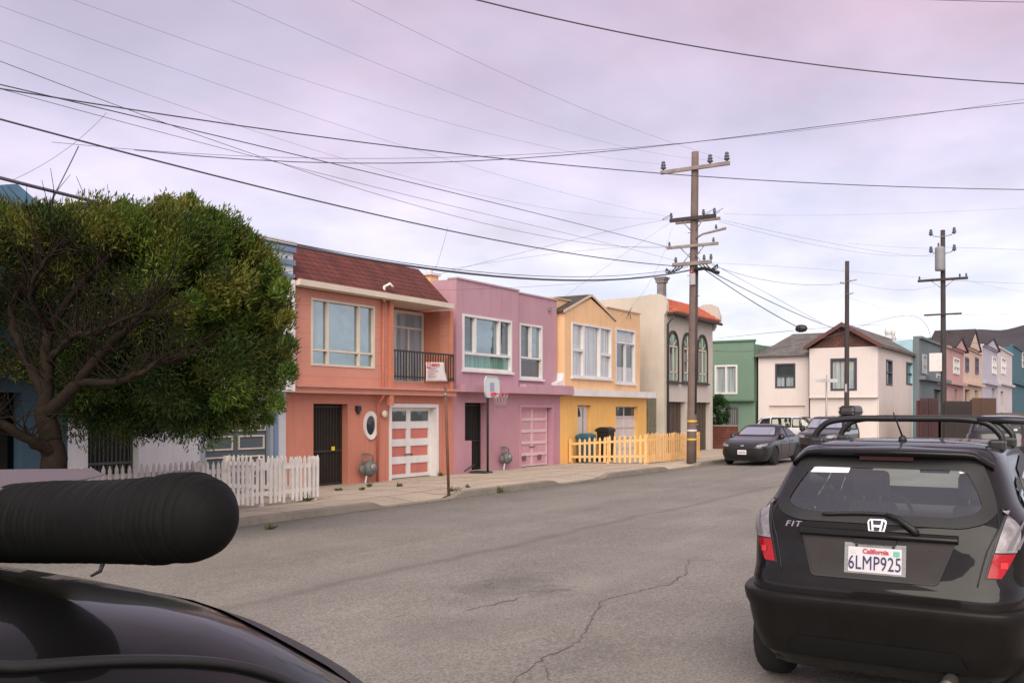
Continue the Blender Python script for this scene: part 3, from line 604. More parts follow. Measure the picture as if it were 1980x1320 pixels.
# ------------------------------------------------------------------ far side of the cross street
def green_house():
    F = Fac('X',53.0); y1 = F.pt(1330,700)[0]; y0 = F.pt(1466,700)[0]; zb=-.6
    G = surf('green_stucco',(.155,.245,.175),.8,.1,.6,.3,50,dirt=.1)
    r = thing('town_house','green flat roofed house across the side street with a white framed window','house',(53,(y0+y1)/2,-.2),'houses across the side street')
    zt = F.pt(1385,662)[1]; zm = F.pt(1465,775)[1]
    w = F.rect(1382,706,1426,762); lw = F.rect(1400,786,1425,822)
    F2 = Fac('X',53.25)
    mb = MB(); F.wall(mb,y0+.25,y1,zm,zt,[w],-.3,0); mb.build('upper_wall', G, r)
    mb = MB(); F2.wall(mb,y0+.25,y1,zb,zm-.002,[lw],-.3,0); mb.build('ground_floor_wall', G, r)
    shell(r, F2, y0+.25, y1, zb, zt-.15, 10, G, 1.0)
    mb = MB(); F.box(mb,y0+.25,y1,.001,.06,zm,zm+.1); mb.build('belt_course', surf('green_trim',(.09,.2,.12),.7,.1,2,0), r); mb = MB(); F.box(mb,y0+.2,y1,-.3,.08,zt+.001,zt+.1); mb.build('parapet_cap', surf('green_trim',(.09,.2,.12)), r)
    F.window(r, w, WHITE, GL_BLIND, .1, vb=(.5,), bars=.1)
    fr = F2.window(r, lw, surf('iron_grey',(.12,.13,.13),.6,.2,3,0), GL_PALE, .06, vb=(.16,.33,.5,.66,.83), bars=.04)
green_house()
def white_corner_house():
    FL, FR = Fac('X',53.2), Fac('X',52.6); zb=-.6
    W = surf('white_pink_stucco',(.72,.64,.60),.8,.07,.6,.3,50,dirt=.08); SW = W
    yl0, yl1 = FL.pt(1564,700)[0], FL.pt(1466,700)[0]-.01; yr0, yr1 = FR.pt(1697,700)[0], FR.pt(1565,700)[0]
    r = thing('corner_house','white corner house with a brown gable and grey hip roof beyond the pole','house',(53,(yr0+yl1)/2,-.2),'houses across the side street')
    zeL = FL.pt(1466,690)[1]; zeR = FR.pt(1580,673)[1]; zm = FR.pt(1600,769)[1]
    wl = FL.rect(1499,703,1538,750); gl_ = FL.rect(1487,784,1557,850); gl_=(gl_[0],gl_[1],zb,gl_[3]); wr = FR.rect(1606,693,1657,755)
    mb = MB(); FL.wall(mb,yl0,yl1,zb,zeL,[wl,gl_],-.3,0); mb.build('wing_wall', W, r)
    gr = (yr0+1.2,yr1-1.5,zb,FR.pt(1600,787)[1])
    mb = MB(); FR.wall(mb,yr0,yr1,zm,zeR,[wr],-.3,0); F3 = Fac('X',52.75); F3.wall(mb,yr0+.05,yr1,zb,zm-.001,[gr],-.3,0); mb.build('bay_wall', W, r)
    mb = MB(); FR.box(mb,yr0,yr1,0.001,.05,zm,zm+.08); mb.build('belt_course', W, r)
    DKF = surf('dark_window_frame',(.05,.05,.07),.5,.1,3,0)
    FL.window(r, wl, DKF, GL_DARK, .09, vb=((.5,0,.5),), hb=(.5,), bars=.07, panes=[(.08,.47,.06,.46,GL_BLIND),(.53,.92,.06,.46,GL_BLIND)])
    FR.window(r, wr, DKF, GL_BLIND, .1, vb=(.08,), hb=(.93,), bars=.06)
    GD = surf('garage_cream',(.68,.60,.55),.7,.06,2,.1)
    for f,g in ((FL,gl_),(F3,gr)):
        garage_door(r, f, (g[0],g[1],zb+.2,g[3]), 4, 1, GD, GD, -.12, None, .05)
    # body and side
    FS = Fac('Y',yr0); xend = FS.pt(1776,700)[0]; xs = FS.pt(1738,700)[0]
    w1 = FS.rect(1713,694,1725,744); w2 = FS.rect(1752,699,1765,743)
    mb = MB(); FS.wall(mb,52.901,xend,zb,zeR-.001,[w1,w2],-.3,0); mb.build('side_wall', surf('shaded_side_stucco',(.66,.58,.53),.8,.08,.6,.3,50,dirt=.1), r)  # side stucco darker than the front: its shade is put into the colour
    for w in (w1,w2): FS.window(r, w, DKF, GL_DARK, .09, hb=(.5,))
    mb = MB(); mb.box(53.9,xend-.2,yr0+.301,yl1,zb,zeL-.02); mb.build('body', W, r)
    GS = shingle('grey_shingle',(.17,.155,.14),(.13,.12,.11),.3,.14)
    # hip roof of the wing
    ym_ = (yr0+yr1)/2
    a = PX(1520,646,56.5); zrg = a[2]
    mb = MB()
    e0=(52.9,yl1+.2,zeL+.002); e1=(52.9,yl0-1,zeL+.002); r0=(56.5,a[1]-.4,zrg); r1=(56.5,ym_,zrg); b0=(xend,yl1+.2,zeL+.002); b1=(xend,yr0-.25,zeL+.002)
    mb.add([e0,e1,r1,r0],[(0,1,2,3)]); mb.add([e0,r0,(60,a[1]-.4,zrg),b0],[(0,1,2,3)]); mb.add([(56.5,a[1]-.4,zrg),(56.5,ym_,zrg),(60,ym_,zrg),(60,a[1]-.4,zrg)],[(0,1,2,3)])
    # main gable running back
    apx = FR.pt(1628,629); ym = (yr0+yr1)/2
    zg = zeR; ap = (ym, apx[1])
    x9 = xend
    mb.prism([(52.35,yr1+.25,zg-.05),(52.35,ym,ap[1]),(52.35,ym,ap[1]+.14),(52.35,yr1+.25,zg+.09)],(x9-52.35,0,0))
    mb.prism([(52.35,yr0-.25,zg-.05),(52.35,ym,ap[1]),(52.35,ym,ap[1]+.14),(52.35,yr0-.25,zg+.09)],(x9-52.35,0,0))
    mb.build('roof', GS, r)
    mb = MB(); mb.prism([(52.62,yr1-.1,zg+.002),(52.62,yr0+.1,zg+.002),(52.62,ym,ap[1]-.02)],(.2,0,0)); mb.build('gable', shingle('gable_brown',(.14,.062,.052),(.11,.05,.042),.3,.14), r)
    mb = MB()
    for sg in (yr1+.25, yr0-.25): mb.prism([(52.28,sg,zg-.12),(52.28,ym,ap[1]-.07),(52.28,ym,ap[1]+.16),(52.28,sg,zg+.1)],(.068,0,0))
    mb.build('bargeboard', surf('brown_board',(.13,.05,.04),.7,.1,2,0), r)
    c = PY(1724,655,yr0+2.0); mb = MB()
    for dx in (0,1.1): mb.box(c[0]+dx,c[0]+dx+.5,yr0+2,yr0+2.5,zg-.2,c[2]+.25); mb.lathe([(.2,0),(.26,.3),(.16,.55)],(c[0]+dx+.25,yr0+2.25,c[2]+.25),'Z',10)
    mb.build('chimney', WHITE, r)
    return xend, yr0
XEND, YR0 = white_corner_house()
# ------------------------------------------------------------------ the row climbing away beyond the corner
def row_house(px0, px1, ptop, pb, col, label, gable=None, wins=(), doors=(), trim=None, Y=10.0, sidebar=None, cat='house'):
    F = Fac('Y',Y); u0,u1 = F.pt(px0,700)[0], F.pt(px1,700)[0]; z0 = F.pt((px0+px1)/2,pb)[1]; zt = F.pt(px0,ptop)[1]
    m = surf('row_'+label.split()[0]+label.split()[1],col,.8,.1,.5,.3,40,dirt=.1)
    r = thing('row_house',label,cat,((u0+u1)/2,Y,z0),'houses climbing the street beyond the corner')
    hs = []
    for w in wins: 
        q = F.rect(*w[:4]); hs.append(q)
    ds = [F.rect(*d[:4]) for d in doors]; ds = [(d[0],d[1],z0-2.5,d[3]) for d in ds]
    mb = MB(); F.wall(mb,u0+.02,u1-.02,z0-2.5,zt,hs+ds,-.35,0); mb.build('wall', m, r)
    shell(r, F, u0+.02, u1-.02, z0-2.5, zt-.1, 10, m, 1.0, .35)
    tm = trim or WHITE
    for q in hs: F.window(r, q, tm, GL_DARK, .14, vb=(.5,), hb=(.45,), bars=.08, n=-.12, proud=.08)
    for d in ds:
        mb = MB(); F.box(mb,d[0],d[1],-.4,-.32,z0-2.5,d[3]); mb.build('door', surf('row_door',(.07,.045,.035),.7,.3,2,.1), r)
    mb = MB(); zm = z0+(zt-z0)*.45; F.box(mb,u0+.02,u1-.02,.001,.35,zm-.12,zm+.12); F.box(mb,u0+.02,u1-.02,-.35,.15,zt+.001,zt+.15); mb.build('belt_course', m, r)
    if gable:
        g0,g1,gp,pe = gable; a,b = F.pt(g0,pe), F.pt(g1,pe); c = F.pt((g0+g1)/2,gp); 
        mb = MB(); F.poly(mb, [(a[0],zt+.16),(b[0],zt+.16),((a[0]+b[0])/2,c[1])], -.3, .3); mb.build('gable', m, r)
        mb = MB(); um=(a[0]+b[0])/2
        for e in (a[0]-.3,b[0]+.3): mb.prism([F.w(e,.4,zt+.05),F.w(um,.4,c[1]),F.w(um,.4,c[1]+.18),F.w(e,.4,zt+.22)],(0,3.2,0))
        mb.build('roof', shingle('dark_shingle',(.06,.045,.045),(.04,.03,.03),.3,.14), r)
    return r
def sky_side(r):
    bo=[c for c in r.children if c.name.startswith('body')][0]; xs=[v.co.x for v in bo.data.vertices]; zs=[v.co.z for v in bo.data.vertices]; o=r.location
    x=o.x+min(xs); mb=MB(); mb.box(x-.05,x-.004,o.y+.36,o.y+10,o.z+min(zs),o.z+max(zs)+.02); mb.build('side_wall', siding('sky_blue_boards',(.36,.58,.66),.5,.85,width=.04), r)
SL = surf('pale_trim',(.45,.48,.48),.6,.1,2,0)
def pale_blue_far():
    F = Fac('Y',YR0+2.5); a = F.pt(1742,700)[0]; 
    u0,u1 = XEND+.5, XEND+3.0
sl_ = row_house(1777,1830,654,792,(.15,.18,.19),'dark slate house with pale trim and a sky blue side wall',None,((1783,684,1790,722),(1810,722,1822,742)),((1806,752,1822,792),),SL)
sky_side(sl_)
row_house(1831,1862,672,794,(.50,.30,.285),'rose pink gabled house in the far uphill row',(1838,1862,655,675),((1843,690,1854,722),),((1846,752,1851,794),))
row_house(1863,1898,672,795,(.62,.46,.36),'peach cream gabled house in the far uphill row',(1866,1888,640,672),((1885,690,1891,722),(1866,690,1872,718)),((1866,752,1876,795),(1885,754,1892,795)),surf('dark_trim',(.1,.09,.14),.6,.1,2,0))
row_house(1899,1929,668,796,(.48,.45,.52),'lilac grey house in the far uphill row',(1900,1926,656,672),((1918,688,1926,722),),((1918,750,1924,796),))
row_house(1930,1957,672,796,(.60,.54,.54),'off white narrow house in the far uphill row',None,((1936,690,1944,722),),((1935,756,1941,796),))
row_house(1958,2060,668,797,(.045,.13,.16),'deep teal house at the far end of the uphill row',None,((1976,680,1990,710),(2010,680,2030,715)),((1990,750,2010,797),))
# low brown walls and fences in front of the row
def low_wall(name, label, px0, px1, pt, Y, h, mat, cat='wall', group=None):
    a, b = PY(px0,pt,Y), PY(px1,pt,Y); r = thing(name,label,cat,((a[0]+b[0])/2,Y,a[2]-h),group)
    mb = MB(); n = max(2,int((b[0]-a[0])/.5)); zt = a[2]
    mb.hexa([(a[0],Y,zt-h),(b[0],Y,zt-h),(b[0],Y+.18,zt-h),(a[0],Y+.18,zt-h)],[(a[0],Y,zt),(b[0],Y,b[2]),(b[0],Y+.18,b[2]),(a[0],Y+.18,zt)]); mb.build('panel', mat, r)
    mb = MB()
    for i in range(n+1):
        t = i/n; x = a[0]+(b[0]-a[0])*t; z = zt+(b[2]-zt)*t; mb.box(x-.08,x+.08,Y-.05,Y-.001,z-h,z+.12)
    mb.build('post', mat, r)
low_wall('garden_fence','red brown board fence in front of the dark slate house',1779,1812,774,8.3,3.0,siding('red_fence',(.06,.02,.018),.35,.5,axis='X'),'fence')
low_wall('garden_fence','dark brown fence in front of the rose pink house',1826,1878,779,8.2,3.0,siding('brown_fence',(.03,.02,.017),.35,.5,axis='X'),'fence')
low_wall('garden_fence','rusty orange fence at the lilac house in the far row',1880,1925,772,8.6,3.5,siding('rust_fence',(.10,.05,.028),.35,.5,axis='X'),'fence')
# brick wall and shrub in front of the green house
def brick_wall():
    X = 46.5; a, b = PX(1385,824,X), PX(1424,824,X)
    BR = shingle('red_brick',(.20,.065,.045),(.15,.05,.035),.24,.08)
    r = thing('brick_wall','low red brick garden wall behind the dark grey sedan','wall',(X,(a[1]+b[1])/2,-.4))
    mb = MB(); mb.box(X,X+.25,b[1],a[1]+1,-.5,a[2]); mb.build('wall', BR, r)
    mb = MB(); mb.box(X-.04,X+.29,b[1]-.04,a[1]+1,a[2]+.001,a[2]+.07); mb.build('coping', surf('coping',(.3,.22,.18),.8,.15,3,.1), r)
brick_wall()
# ------------------------------------------------------------------ vegetation
def leaf_cloud(mb, centers, radii, dirs, count, L, W, spread=.55, flat=1.0, jitter=.35):
    """tufts: pointed leaf blades around each centre, swept along dirs"""
    for c, rad, d in zip(centers, radii, dirs):
        n = max(6,int(count*(rad**2)/.09)) if count < 0 else count
        off = RNG.normal(0,1,(n,3)); off /= np.linalg.norm(off,axis=1)[:,None]; off *= (rad*RNG.random(n)**.45)[:,None]; off[:,2] *= flat
        dd = np.array(d)+RNG.normal(0,spread,(n,3))+off/rad*.5; dd /= np.linalg.norm(dd,axis=1)[:,None]
        sd = np.cross(dd, RNG.normal(0,1,(n,3))); sd /= np.linalg.norm(sd,axis=1)[:,None]
        l = L*(1+jitter*RNG.normal(0,1,n)).clip(.4,1.9); w = W*(.7+.6*RNG.random(n))
        p = np.array(c)+off
        a = p-sd*(w*.5)[:,None]*.35; b_ = p+sd*(w*.5)[:,None]*.35; m1 = p+dd*(l*.45)[:,None]+sd*(w*.5)[:,None]; m0 = p+dd*(l*.45)[:,None]-sd*(w*.5)[:,None]; t = p+dd*l[:,None]
        base = len(mb.v); V = np.stack([a,b_,m1,t,m0],1).reshape(-1,3); mb.v += V.tolist()
        mb.f += [(base+5*i,base+5*i+1,base+5*i+2,base+5*i+3,base+5*i+4) for i in range(n)]; mb.sm += [False]*n; mb.mi += [mb.m]*n
def leafmat(name, c1, c2, c3, sc=1.3):
    if name in MATS: return MATS[name]
    m, nt, b = nodes_of(name); L = nt.links.new; tc = nt.nodes.new('ShaderNodeTexCoord')
    n = nt.nodes.new('ShaderNodeTexNoise'); n.inputs['Scale'].default_value = sc; n.inputs['Detail'].default_value = 5; n.inputs['Roughness'].default_value = .75; L(tc.outputs['Object'], n.inputs['Vector'])
    r = nt.nodes.new('ShaderNodeValToRGB'); L(n.outputs['Fac'], r.inputs['Fac']); e = r.color_ramp.elements
    e[0].position=.34; e[0].color=(*c1,1); e[1].position=.66; e[1].color=(*c3,1); x = e.new(.5); x.color=(*c2,1)
    L(r.outputs[0], b.inputs['Base Color']); b.inputs['Roughness'].default_value=.55; b.inputs['Specular IOR Level'].default_value=.25
    tr = nt.nodes.new('ShaderNodeBsdfTranslucent'); L(r.outputs[0], tr.inputs['Color'])
    ms = nt.nodes.new('ShaderNodeMixShader'); ms.inputs[0].default_value=.25; L(b.outputs[0],ms.inputs[1]); L(tr.outputs[0],ms.inputs[2]); L(ms.outputs[0], nt.nodes['Material Output'].inputs['Surface'])
    MATS[name]=m; return m
LEAFS = [leafmat('cypress_leaf_green',(.028,.062,.009),(.075,.125,.016),(.145,.20,.028)), leafmat('cypress_leaf_olive',(.055,.066,.012),(.11,.12,.019),(.18,.175,.032)), leafmat('cypress_leaf_dark_shade',(.012,.026,.006),(.025,.048,.009),(.05,.07,.014))]  # dark leaves vary the tone and paint shade under and inside the crown
TWIG = surf('twig_brown',(.021,.0155,.0115),.95,.3,4,.2,spec=.08)
BARK = surf('bark',(.023,.017,.0125),.95,.35,3,1.0,14,spec=.08)
def cypress():
    base = Vector(P(97,1000,13.3)); base.z = walk_z(base.y)
    r = thing('cypress_tree','large windswept green cypress tree on the sidewalk behind the white picket fence','tree',base)
    def q(px,py,d): return Vector(P(px,py,d))
    limbs = []
    def limb(pts, r0, r1, k=14):
        pts=[Vector(p) for p in pts]; out=[]
        m=len(pts)-1
        for i in range(m):                                   # Catmull-Rom
            p0=pts[max(i-1,0)];p1=pts[i];p2=pts[i+1];p3=pts[min(i+2,m)]
            for j in range(k//m+2):
                t=j/(k//m+2); out.append(.5*((2*p1)+(p2-p0)*t+(2*p0-5*p1+4*p2-p3)*t*t+(3*p1-p0-3*p2+p3)*t**3))
        out.append(pts[-1]); n=len(out)
        out=[o+Vector(RNG.normal(0,.012,3)) for o in out]
        limbs.append((out,[(r0+(r1-r0)*(i/(n-1))**.8)*.78 for i in range(n)])); return out
    d=13.3
    tr = limb([base+Vector((0,0,-.1)),q(105,900,d),q(98,845,d),q(88,790,d)],.26,.17)
    l1 = limb([q(88,790,d),q(92,720,d),q(95,640,d+.1),q(150,560,d+.2),q(215,490,d)],.15,.04)
    l2 = limb([q(95,800,d),q(150,740,d-.3),q(200,680,d-.5),q(250,630,d-.6),q(300,580,d-.3)],.14,.035)
    l3 = limb([q(104,880,d),q(60,850,d-.4),q(0,815,d-.7),q(-80,780,d-1)],.13,.05)
    l4 = limb([q(90,770,d),q(50,690,d+.2),q(20,600,d+.3),q(60,520,d+.3),q(85,460,d+.2)],.11,.03)
    l5 = limb([q(150,740,d-.3),q(240,735,d-.8),q(300,705,d-.9),q(350,700,d-.6)],.08,.025)
    l6 = limb([q(94,700,d),q(140,650,d-.6),q(190,640,d-.9),q(280,600,d-1)],.07,.02)
    l7 = limb([q(95,640,d+.1),q(60,560,d-.4),q(110,480,d-.6)],.06,.02)
    mb=MB()
    for o,rr in limbs: mb.tube(o,rr,10)
    mb.build('trunk',BARK,r)
    # fine bare twigs under the canopy
    mb=MB(); src=[p for o,_ in limbs[1:] for p in o[4:]]
    for _ in range(420):
        p=src[int(RNG.integers(len(src)))]; v=Vector((RNG.normal(.2,.5),RNG.normal(-.1,.5),abs(RNG.normal(.55,.4)))); v.normalize(); l=RNG.uniform(.4,1.25)
        a=p; path=[a]
        for k in range(4): v=(v+Vector(RNG.normal(0,.22,3))+Vector((0,0,.08))).normalized(); a=a+v*l/4; path.append(a)
        mb.tube(path,[.011,.009,.007,.005,.003],4,cap=False)
    mb.build('bare_twigs',TWIG,r)
    # crown: dome of tufts given by real ellipsoids, open on the lower left where the twigs show
    C=[];RD=[];DR=[];MI=[]
    def puff(px,py,dd,rx,rz,n,low=-.15,ry=None,dx=(.25,-.15,.9),rad=(.16,.40),mix=(.6,.3,.1)):
        c=Vector(P(px,py,dd)); s=dd/FPX; rx*=s; rz*=s; ry=ry or rx*.9
        for _ in range(n):
            while True:
                v=Vector(RNG.normal(0,1,3)); v.normalize()
                if v.z>low: break
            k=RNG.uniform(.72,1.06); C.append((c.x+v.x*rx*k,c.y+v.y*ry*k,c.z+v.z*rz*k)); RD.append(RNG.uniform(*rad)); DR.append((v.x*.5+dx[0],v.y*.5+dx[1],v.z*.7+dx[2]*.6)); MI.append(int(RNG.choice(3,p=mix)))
    puff(384,560,14.3,150,140,75,-.45)
    puff(454,640,14.6,92,140,55,-.8)
    puff(330,490,14.0,120,75,42,-.1,mix=(.4,.5,.1))
    puff(200,480,13.9,130,62,34,.1,mix=(.3,.5,.2))
    puff(60,480,13.8,120,60,34,.1,mix=(.25,.45,.3))
    puff(-70,500,13.6,130,80,36,.0,mix=(.2,.4,.4))
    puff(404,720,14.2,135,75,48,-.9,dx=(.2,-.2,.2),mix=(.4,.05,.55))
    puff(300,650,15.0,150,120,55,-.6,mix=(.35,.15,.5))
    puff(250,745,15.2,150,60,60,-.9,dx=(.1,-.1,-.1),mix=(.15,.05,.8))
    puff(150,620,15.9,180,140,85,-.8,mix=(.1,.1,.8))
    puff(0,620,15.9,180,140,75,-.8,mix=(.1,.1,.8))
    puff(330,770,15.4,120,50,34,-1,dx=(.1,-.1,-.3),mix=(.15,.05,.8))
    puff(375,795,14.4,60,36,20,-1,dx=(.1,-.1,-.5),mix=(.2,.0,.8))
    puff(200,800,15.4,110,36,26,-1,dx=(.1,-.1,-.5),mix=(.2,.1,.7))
    puff(479,580,14.8,60,90,30,-.5,rad=(.1,.26))
    puff(489,690,14.8,52,110,46,-.9,rad=(.09,.25),mix=(.75,.05,.2))
    puff(434,600,14.5,85,110,34,-.8,rad=(.1,.25))
    puff(454,790,14.8,70,30,16,-1,rad=(.08,.2),dx=(.2,-.1,-.3),mix=(.6,0,.4))
    puff(360,600,14.0,110,90,30,-.6,rad=(.1,.24),mix=(.45,.45,.1))
    puff(280,560,14.2,110,60,22,-.3,mix=(.5,.4,.1))
    puff(180,560,14.0,90,60,10,-.2,mix=(.2,.6,.2))
    for (px,py) in ((90,398),(58,402),(140,396),(180,400),(235,388),(240,392),(262,402),(312,380),(316,386),(338,395),(358,376),(362,382),(300,398),(385,402),(410,404),(424,416),(447,434),(470,440),(490,455),(505,474),(30,408),(210,410),(526,496),(540,540),(552,600),(556,650),(20,398),(120,402),(556,700),(530,760)):
        for j in range(2): p=P(px+RNG.normal(0,4),py+14+j*10,14.0); C.append(p);RD.append(.11+.05*j);DR.append((.55,-.2,1.1));MI.append(int(RNG.choice(2)))
    mb=MB()
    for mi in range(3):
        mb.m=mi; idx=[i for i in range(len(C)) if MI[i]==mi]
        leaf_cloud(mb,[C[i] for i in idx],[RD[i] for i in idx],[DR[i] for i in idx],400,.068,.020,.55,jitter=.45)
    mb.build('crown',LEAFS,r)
cypress()
def shrub():
    X=49.5; c=PX(1388,795,X); r=thing('round_shrub','dark green rounded shrub in front of the green house','shrub',(X,c[1],-.4))
    lm=leafmat('shrub_leaf',(.012,.035,.010),(.03,.07,.018),(.05,.10,.025),2)
    C=[];RD=[];DR=[]
    for _ in range(60):
        v=Vector(RNG.normal(0,1,3)).normalized(); C.append((X+v.x*.55,c[1]+v.y*.5,c[2]+v.z*.75)); RD.append(.2); DR.append(tuple(v*.6+Vector((0,0,.3))))
    mb=MB(); leaf_cloud(mb,C,RD,DR,50,.12,.06); mb.build('crown',lm,r)
    mb=MB(); mb.tube([(X,c[1],-.5),(X,c[1],c[2])],.09,8); mb.build('trunk',BARK,r)
shrub()
WEED = leafmat('weed_leaf',(.05,.08,.02),(.09,.12,.03),(.16,.15,.05),6)
for i,(px,py,s,lb) in enumerate(((590,968,1.3,'green weed tuft at the end of the white picket fence'),(773,938,.7,'small weed in front of the salmon garage door'),(847,916,.9,'weed against the wall right of the salmon garage'),
        (880,951,.8,'weed at the curb right of the thin rusty post'),(967,944,1.1,'tall weed growing from the curb edge below the mauve house'),(655,946,.6,'low weed in the pavement before the dark salmon doorway'),(716,938,.7,'weed under the gas meter of the salmon house'),(905,944,.6,'pair of short weeds on the curb before the mauve gate'),(700,945,.5,'flat weed in a sidewalk joint before the oval window'),(520,1012,.6,'dry weeds in the gutter by the white fence'))):
    t=ray(px); d=(CAMH+.15)/((py-HOR)/FPX); p=Vector((t[0]*d,t[1]*d,0)); p.z=walk_z(p.y) if p.y>12.2 else road_z(p.y)
    mb=MB(); leaf_cloud(mb,[p+Vector((RNG.normal(0,.08*s),RNG.normal(0,.05*s),.01)) for _ in range(4)],[.05*s]*4,[(0,0,1)]*4,16,.11*s,.018,.6,.5)
    tag(mb.build('weed',WEED),lb,'weed','weeds along the sidewalk')
# ------------------------------------------------------------------ fences
def picket_fence(name,label,p0,p1,zt0,zt1,spacing,w,mat,ground=walk_z,tilt=0.0,post=1.9,gap=.05,rough=.015):
    p0,p1=Vector(p0),Vector(p1); r=thing(name,label,'fence',((p0.x+p1.x)/2,(p0.y+p1.y)/2,ground((p0.y+p1.y)/2)))
    dv=p1-p0; L=dv.length; u=dv/L; nrm=Vector((u.y,-u.x,0)); n=int(L/spacing)
    mb=MB()
    for i in range(n+1):
        a=i/n; c=p0+dv*a; zg=ground(c.y)+gap+random.uniform(-.02,.02); zt=zt0+(zt1-zt0)*a+random.uniform(-rough,rough); lean=random.uniform(-.012,.012)
        if random.random()<.03: continue
        h=w*random.uniform(.42,.54); o=nrm*random.uniform(.0,.006)
        pts=[(-h,zg),(h,zg),(h+lean,zt-.07),(lean,zt),(-h+lean,zt-.07)]
        mb.prism([Vector((c.x+u.x*k,c.y+u.y*k,z))+o for k,z in pts], nrm*.02)
    mb.build('picket_panel',mat,r)
    for f in (.22,.78):
        mb=MB(); z=[ground(p.y)+gap+(t-ground(p.y)-gap)*f for p,t in ((p0,zt0),(p1,zt1))]
        a,b=p0-nrm*.001,p1-nrm*.001
        mb.hexa([(a.x,a.y,z[0]-.04),(b.x,b.y,z[1]-.04),(b.x-nrm.x*.035,b.y-nrm.y*.035,z[1]-.04),(a.x-nrm.x*.035,a.y-nrm.y*.035,z[0]-.04)],[(a.x,a.y,z[0]+.04),(b.x,b.y,z[1]+.04),(b.x-nrm.x*.035,b.y-nrm.y*.035,z[1]+.04),(a.x-nrm.x*.035,a.y-nrm.y*.035,z[0]+.04)]); mb.build('rail',mat,r)
    k=max(1,round(L/post))
    for i in range(k+1):
        c=p0+dv*(i/k)-nrm*.085; zg=ground(c.y); mb=MB(); t=zt0+(zt1-zt0)*i/k-.02; mb.box(c.x-.045,c.x+.045,c.y-.045,c.y+.045,zg-.1,t); mb.build('post',mat,r)
    return r
FW_ = surf('fence_white',(.80,.75,.69),.7,.16,4,.2,25,dirt=.35); FO = surf('fence_orange',(.83,.50,.20),.75,.16,4,.2,25,dirt=.25)
YF=13.75; xr_=PY(613,900,YF)[0]; xm_=PY(391,900,YF)[0]
zA=PY(613,880,YF)[2]
picket_fence('picket_fence','tall white picket fence ending at the salmon house doorway',(xm_,YF,0),(xr_,YF,0),zA,zA,.115,.065,FW_)
picket_fence('picket_fence','weathered white picket fence side return at the salmon house end',(xr_,YF+.1,0),(xr_+.05,16.4,0),zA-.02,zA-.05,.13,.065,FW_)
YG=14.1; picket_fence('picket_fence','lower grey white picket fence running behind the cypress trunk',(PY(128,900,YG)[0]-2,YG,0),(PY(393,900,YG)[0],YG,0),PY(200,895,YG)[2]-.02,PY(391,891,YG)[2],.12,.06,surf('fence_grey',(.5,.46,.45),.8,.2,4,.2,25,dirt=.5))
cx_=PY(1249,880,13.6)[0]; ex_=PY(1349,880,13.5)[0]
zf=PY(1247,838,13.6)[2]; zf2=PY(1349,834,13.5)[2]
picket_fence('picket_fence','orange picket fence side with gaps showing the bins',(30.25,16.5,0),(cx_,13.6,0),PY(1105,848,16.5)[2],zf,.19,.085,FO,rough=.03)
picket_fence('picket_fence','orange picket fence front along the sidewalk behind the utility pole',(cx_+.05,13.55,0),(ex_,13.45,0),zf,zf2,.16,.09,FO,rough=.03)
# side gate between the yellow and the grey house
def side_gate():
    F=Fac('Y',17.0); a=F.pt(1251,790)[0]; b=39.0; zt=F.pt(1262,762)[1]
    r=thing('side_gate','tall wire mesh side gate between the yellow and grey houses','gate',((a+b)/2,17.0,walk_z(17)))
    GM=surf('gate_olive',(.2,.18,.13),.8,.3,3,.1); mb=MB()
    for u in (a+.04,(a+b)/2,b-.04): F.box(mb,u-.04,u+.04,-.04,.04,-.4,zt)
    for z in (.1,1.1,zt-.05): F.box(mb,a,b,-.03,.03,z-.03,z+.03)
    mb.build('frame',GM,r); mb=MB(); k=26
    for i in range(k): u=a+(b-a)*i/k; F.box(mb,u-.012,u+.012,-.012,.012,-.3,zt)
    for i in range(20): z=-.2+(zt+.2)*i/20; F.box(mb,a,b,-.024,-.013,z-.012,z+.012)
    mb.build('wire_mesh',GM,r)
    mb=MB(); F.box(mb,a,b,-3.0,-2.9,-.4,zt+.3); mb.build('back_panel',surf('olive_board',(.36,.32,.23),.85,.3,2,.2),r)
side_gate()
# ------------------------------------------------------------------ bins
def wheelie_bin(label,x,y,h,w,body,lid,tiltlid=0):
    zb=walk_z(y); r=thing('wheelie_bin',label,'bin',(x,y,zb),'bins behind the orange fence')
    mb=MB(); a=w*.40; b=w*.5
    mb.hexa([(x-a,y-a,zb+.05),(x+a,y-a,zb+.05),(x+a,y+a,zb+.05),(x-a,y+a,zb+.05)],[(x-b,y-b,zb+h),(x+b,y-b,zb+h),(x+b,y+b,zb+h),(x-b,y+b,zb+h)])
    mb.box(x-b-.03,x+b+.03,y-b-.03,y+b+.03,zb+h-.06,zb+h-.005); mb.build('tub',body,r,bevel=.015)
    mb=MB(); prof=[(-b-.04,0),(-b-.02,.06),(-b*.4,.12),(b*.4,.12),(b+.04,.05),(b+.06,0)]
    mb.prism([(x-b-.03,y+u,zb+h+v) for u,v in prof],(2*b+.06,0,0)); mb.build('lid',lid,r,bevel=.01)
    for s in (-1,1):
        mb=MB(); mb.lathe([(.03,-.03),(.1,-.03),(.1,.03),(.03,.03)],(x+s*(a+.01),y+a,zb+.1),'X',14); mb.build('wheel',BLACKM,r)
    mb=MB(); mb.tube([(x-b*.8,y+b,zb+h-.05),(x-b*.8,y+b+.1,zb+h-.02),(x+b*.8,y+b+.1,zb+h-.02),(x+b*.8,y+b,zb+h-.05)],.016,6); mb.build('handle',BLACKM,r)
BLUEB=surf('bin_blue',(.025,.12,.17),.5,.1,3,.03); BLK=surf('bin_black',(.012,.012,.012),.45,.15,3,.03)
c=PY(1127,850,16.25); wheelie_bin('blue recycling bin behind the orange pickets',c[0]+.25,16.25,c[2]-walk_z(16.1)+.12,.48,BLUEB,BLUEB)
